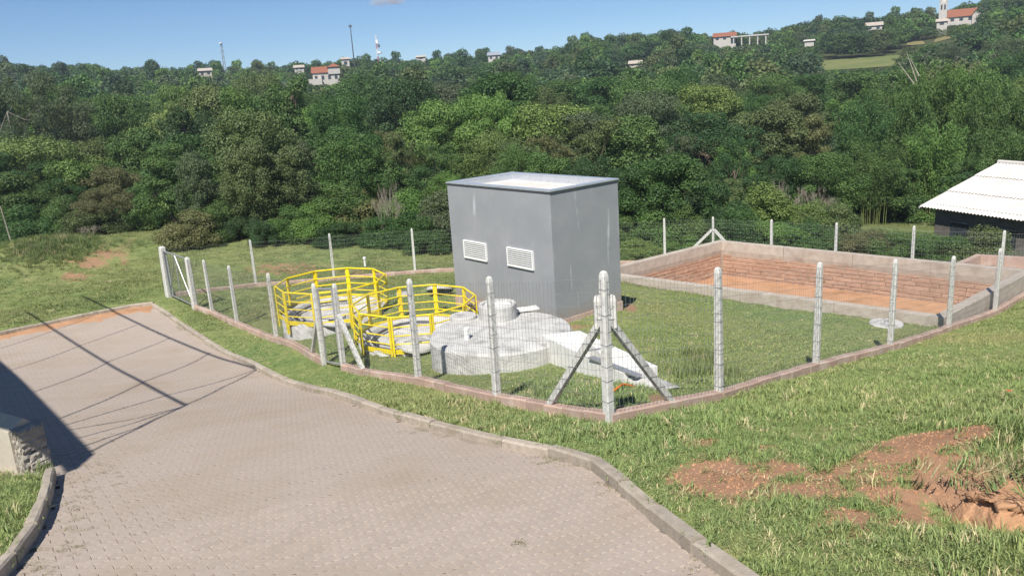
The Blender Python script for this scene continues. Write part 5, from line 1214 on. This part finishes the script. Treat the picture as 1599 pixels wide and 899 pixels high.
# small eroded cut in the bank at the right edge
bm = bmesh.new(); bmesh.ops.create_cube(bm, size=1.0); bmesh.ops.subdivide_edges(bm, edges=bm.edges[:], cuts=22, use_grid_fill=True); c_ = G(1604, 768); rd_ = random.Random(8)
for v in bm.verts:
    h = math.sin(v.co.x*8.3)*math.cos(v.co.y*7.1+1)+.5*math.sin(v.co.x*15+v.co.z*6+2*v.co.y)+.35*math.sin(v.co.y*17-v.co.z*5+v.co.x*11); k = 1-.30*max(abs(v.co.x*2)**6, abs(v.co.y*2)**6)*(v.co.z+.5)
    x_, y_ = c_[0]+v.co.x*.9*k+.03*h, c_[1]+v.co.y*.55*k+.03*h; v.co = (x_, y_, tz(x_, y_)-.24+(v.co.z+.5)*.27*k+.014*h+rd_.uniform(-.012, .012))
me = bpy.data.meshes.new('soil_bank'); bm.to_mesh(me); bm.free(); me.materials.append(M['soil']); o = link(bpy.data.objects.new('soil_bank', me)); me.polygons.foreach_set('use_smooth', [True]*len(me.polygons)); tag(o, 'eroded orange earth cut in the grass bank at the right edge', 'soil', kind='structure')
rk = np.random.default_rng(61); n = 70; q = np.c_[c_[0]+.1+rk.normal(0, .35, n), c_[1]+.22+rk.normal(0, .22, n)]; s_ = rk.uniform(.35, .7, n)
scatter('bank_grass', 'dry straw and grass hanging over the earth cut', 'grass', [TUFTS[3], TUFTS[6]], np.c_[q, terrain(q[:, 0], q[:, 1])+.12], np.c_[rk.normal(0, .4, (n, 2)), rk.uniform(0, 6.28, n)], np.c_[s_, s_, s_*.6], rk.integers(0, 2, n), np.c_[np.where(rk.random((n, 1)) < .5, np.array([.36, .31, .17]), np.array([.22, .30, .11])), np.ones(n)])
p = G(1575, 623); fl = empty('red_flower', (p[0], p[1], p[2])); tag(fl, 'single small red flower in the grass bank', 'flower')
MB().tube((0, 0, 0), (0, 0, .09), .004, 5).build('stem', M['culm'], fl); pe = MB()
for k in range(5): a = k*1.2566; pe.add([(0, 0, .09), (.022*math.cos(a-.5), .022*math.sin(a-.5), .105), (.038*math.cos(a), .038*math.sin(a), .10), (.022*math.cos(a+.5), .022*math.sin(a+.5), .105)], [(0, 1, 2, 3)])
pe.build('petals', M['flower'], fl)
p = G(22, 390); b = Py(1, 322, p[1]); o = MB().tube(p-[0, 0, .2], b, .045, 7, .035).build('leaning_pole', M['bark_pale']); tag(o, 'thin leaning wooden pole in the rough grass at the left edge', 'pole')

# ------------------------------------------------------------------ haze
hb = MB().box((0, 225, 16), (950, 640, 66)).build('haze', None); tag(hb, 'thin blue summer haze in the air over the valley', 'haze', kind='stuff')
hm = bpy.data.materials.new('haze_air'); hm.use_nodes = True; hn = hm.node_tree.nodes; hn.remove(hn['Principled BSDF']); pv = hn.new('ShaderNodeVolumePrincipled')
pv.inputs['Color'].default_value = (.72, .84, 1, 1); pv.inputs['Density'].default_value = .00033; pv.inputs['Anisotropy'].default_value = .1
hm.node_tree.links.new(pv.outputs[0], hn['Material Output'].inputs['Volume']); hb.data.materials.append(hm)

# ------------------------------------------------------------------ small fair-weather cloud beyond the haze
cc = ray(608, 4); cc = cc*(1500/cc[1])+np.array([0, 0, ZC])
bm = bmesh.new(); bmesh.ops.create_icosphere(bm, subdivisions=3, radius=1.0)
for v in bm.verts: v.co = (v.co.x*46+cc[0], v.co.y*20+cc[1], v.co.z*11+cc[2]+1)
me = bpy.data.meshes.new('cloud'); bm.to_mesh(me); bm.free(); cl = link(bpy.data.objects.new('cloud', me)); tag(cl, 'small faint white cloud at the top of the sky', 'cloud', kind='stuff')
cm = bpy.data.materials.new('cloud_vapour'); cm.use_nodes = True; n = cm.node_tree.nodes; l = cm.node_tree.links; n.remove(n['Principled BSDF']); pv = n.new('ShaderNodeVolumePrincipled'); pv.inputs['Color'].default_value = (.95, .95, .97, 1)
gp = n.new('ShaderNodeTexCoord'); nf_ = noise(n, l, 3.2, 5, gp.outputs['Generated'], .6); gr = n.new('ShaderNodeVectorMath'); gr.operation = 'DISTANCE'; l.new(gp.outputs['Generated'], gr.inputs[0]); gr.inputs[1].default_value = (.5, .5, .5)
sb_ = n.new('ShaderNodeMath'); sb_.operation = 'SUBTRACT'; l.new(nf_, sb_.inputs[0]); l.new(gr.outputs['Value'], sb_.inputs[1])
l.new(ramp(n, l, sb_.outputs[0], .12, .55), pv.inputs['Density']); dm = n.new('ShaderNodeMath'); dm.operation = 'MULTIPLY'; l.new(pv.inputs['Density'].links[0].from_socket, dm.inputs[0]); dm.inputs[1].default_value = .16; l.new(dm.outputs[0], pv.inputs['Density'])
l.new(pv.outputs[0], n['Material Output'].inputs['Volume']); cl.data.materials.append(cm)
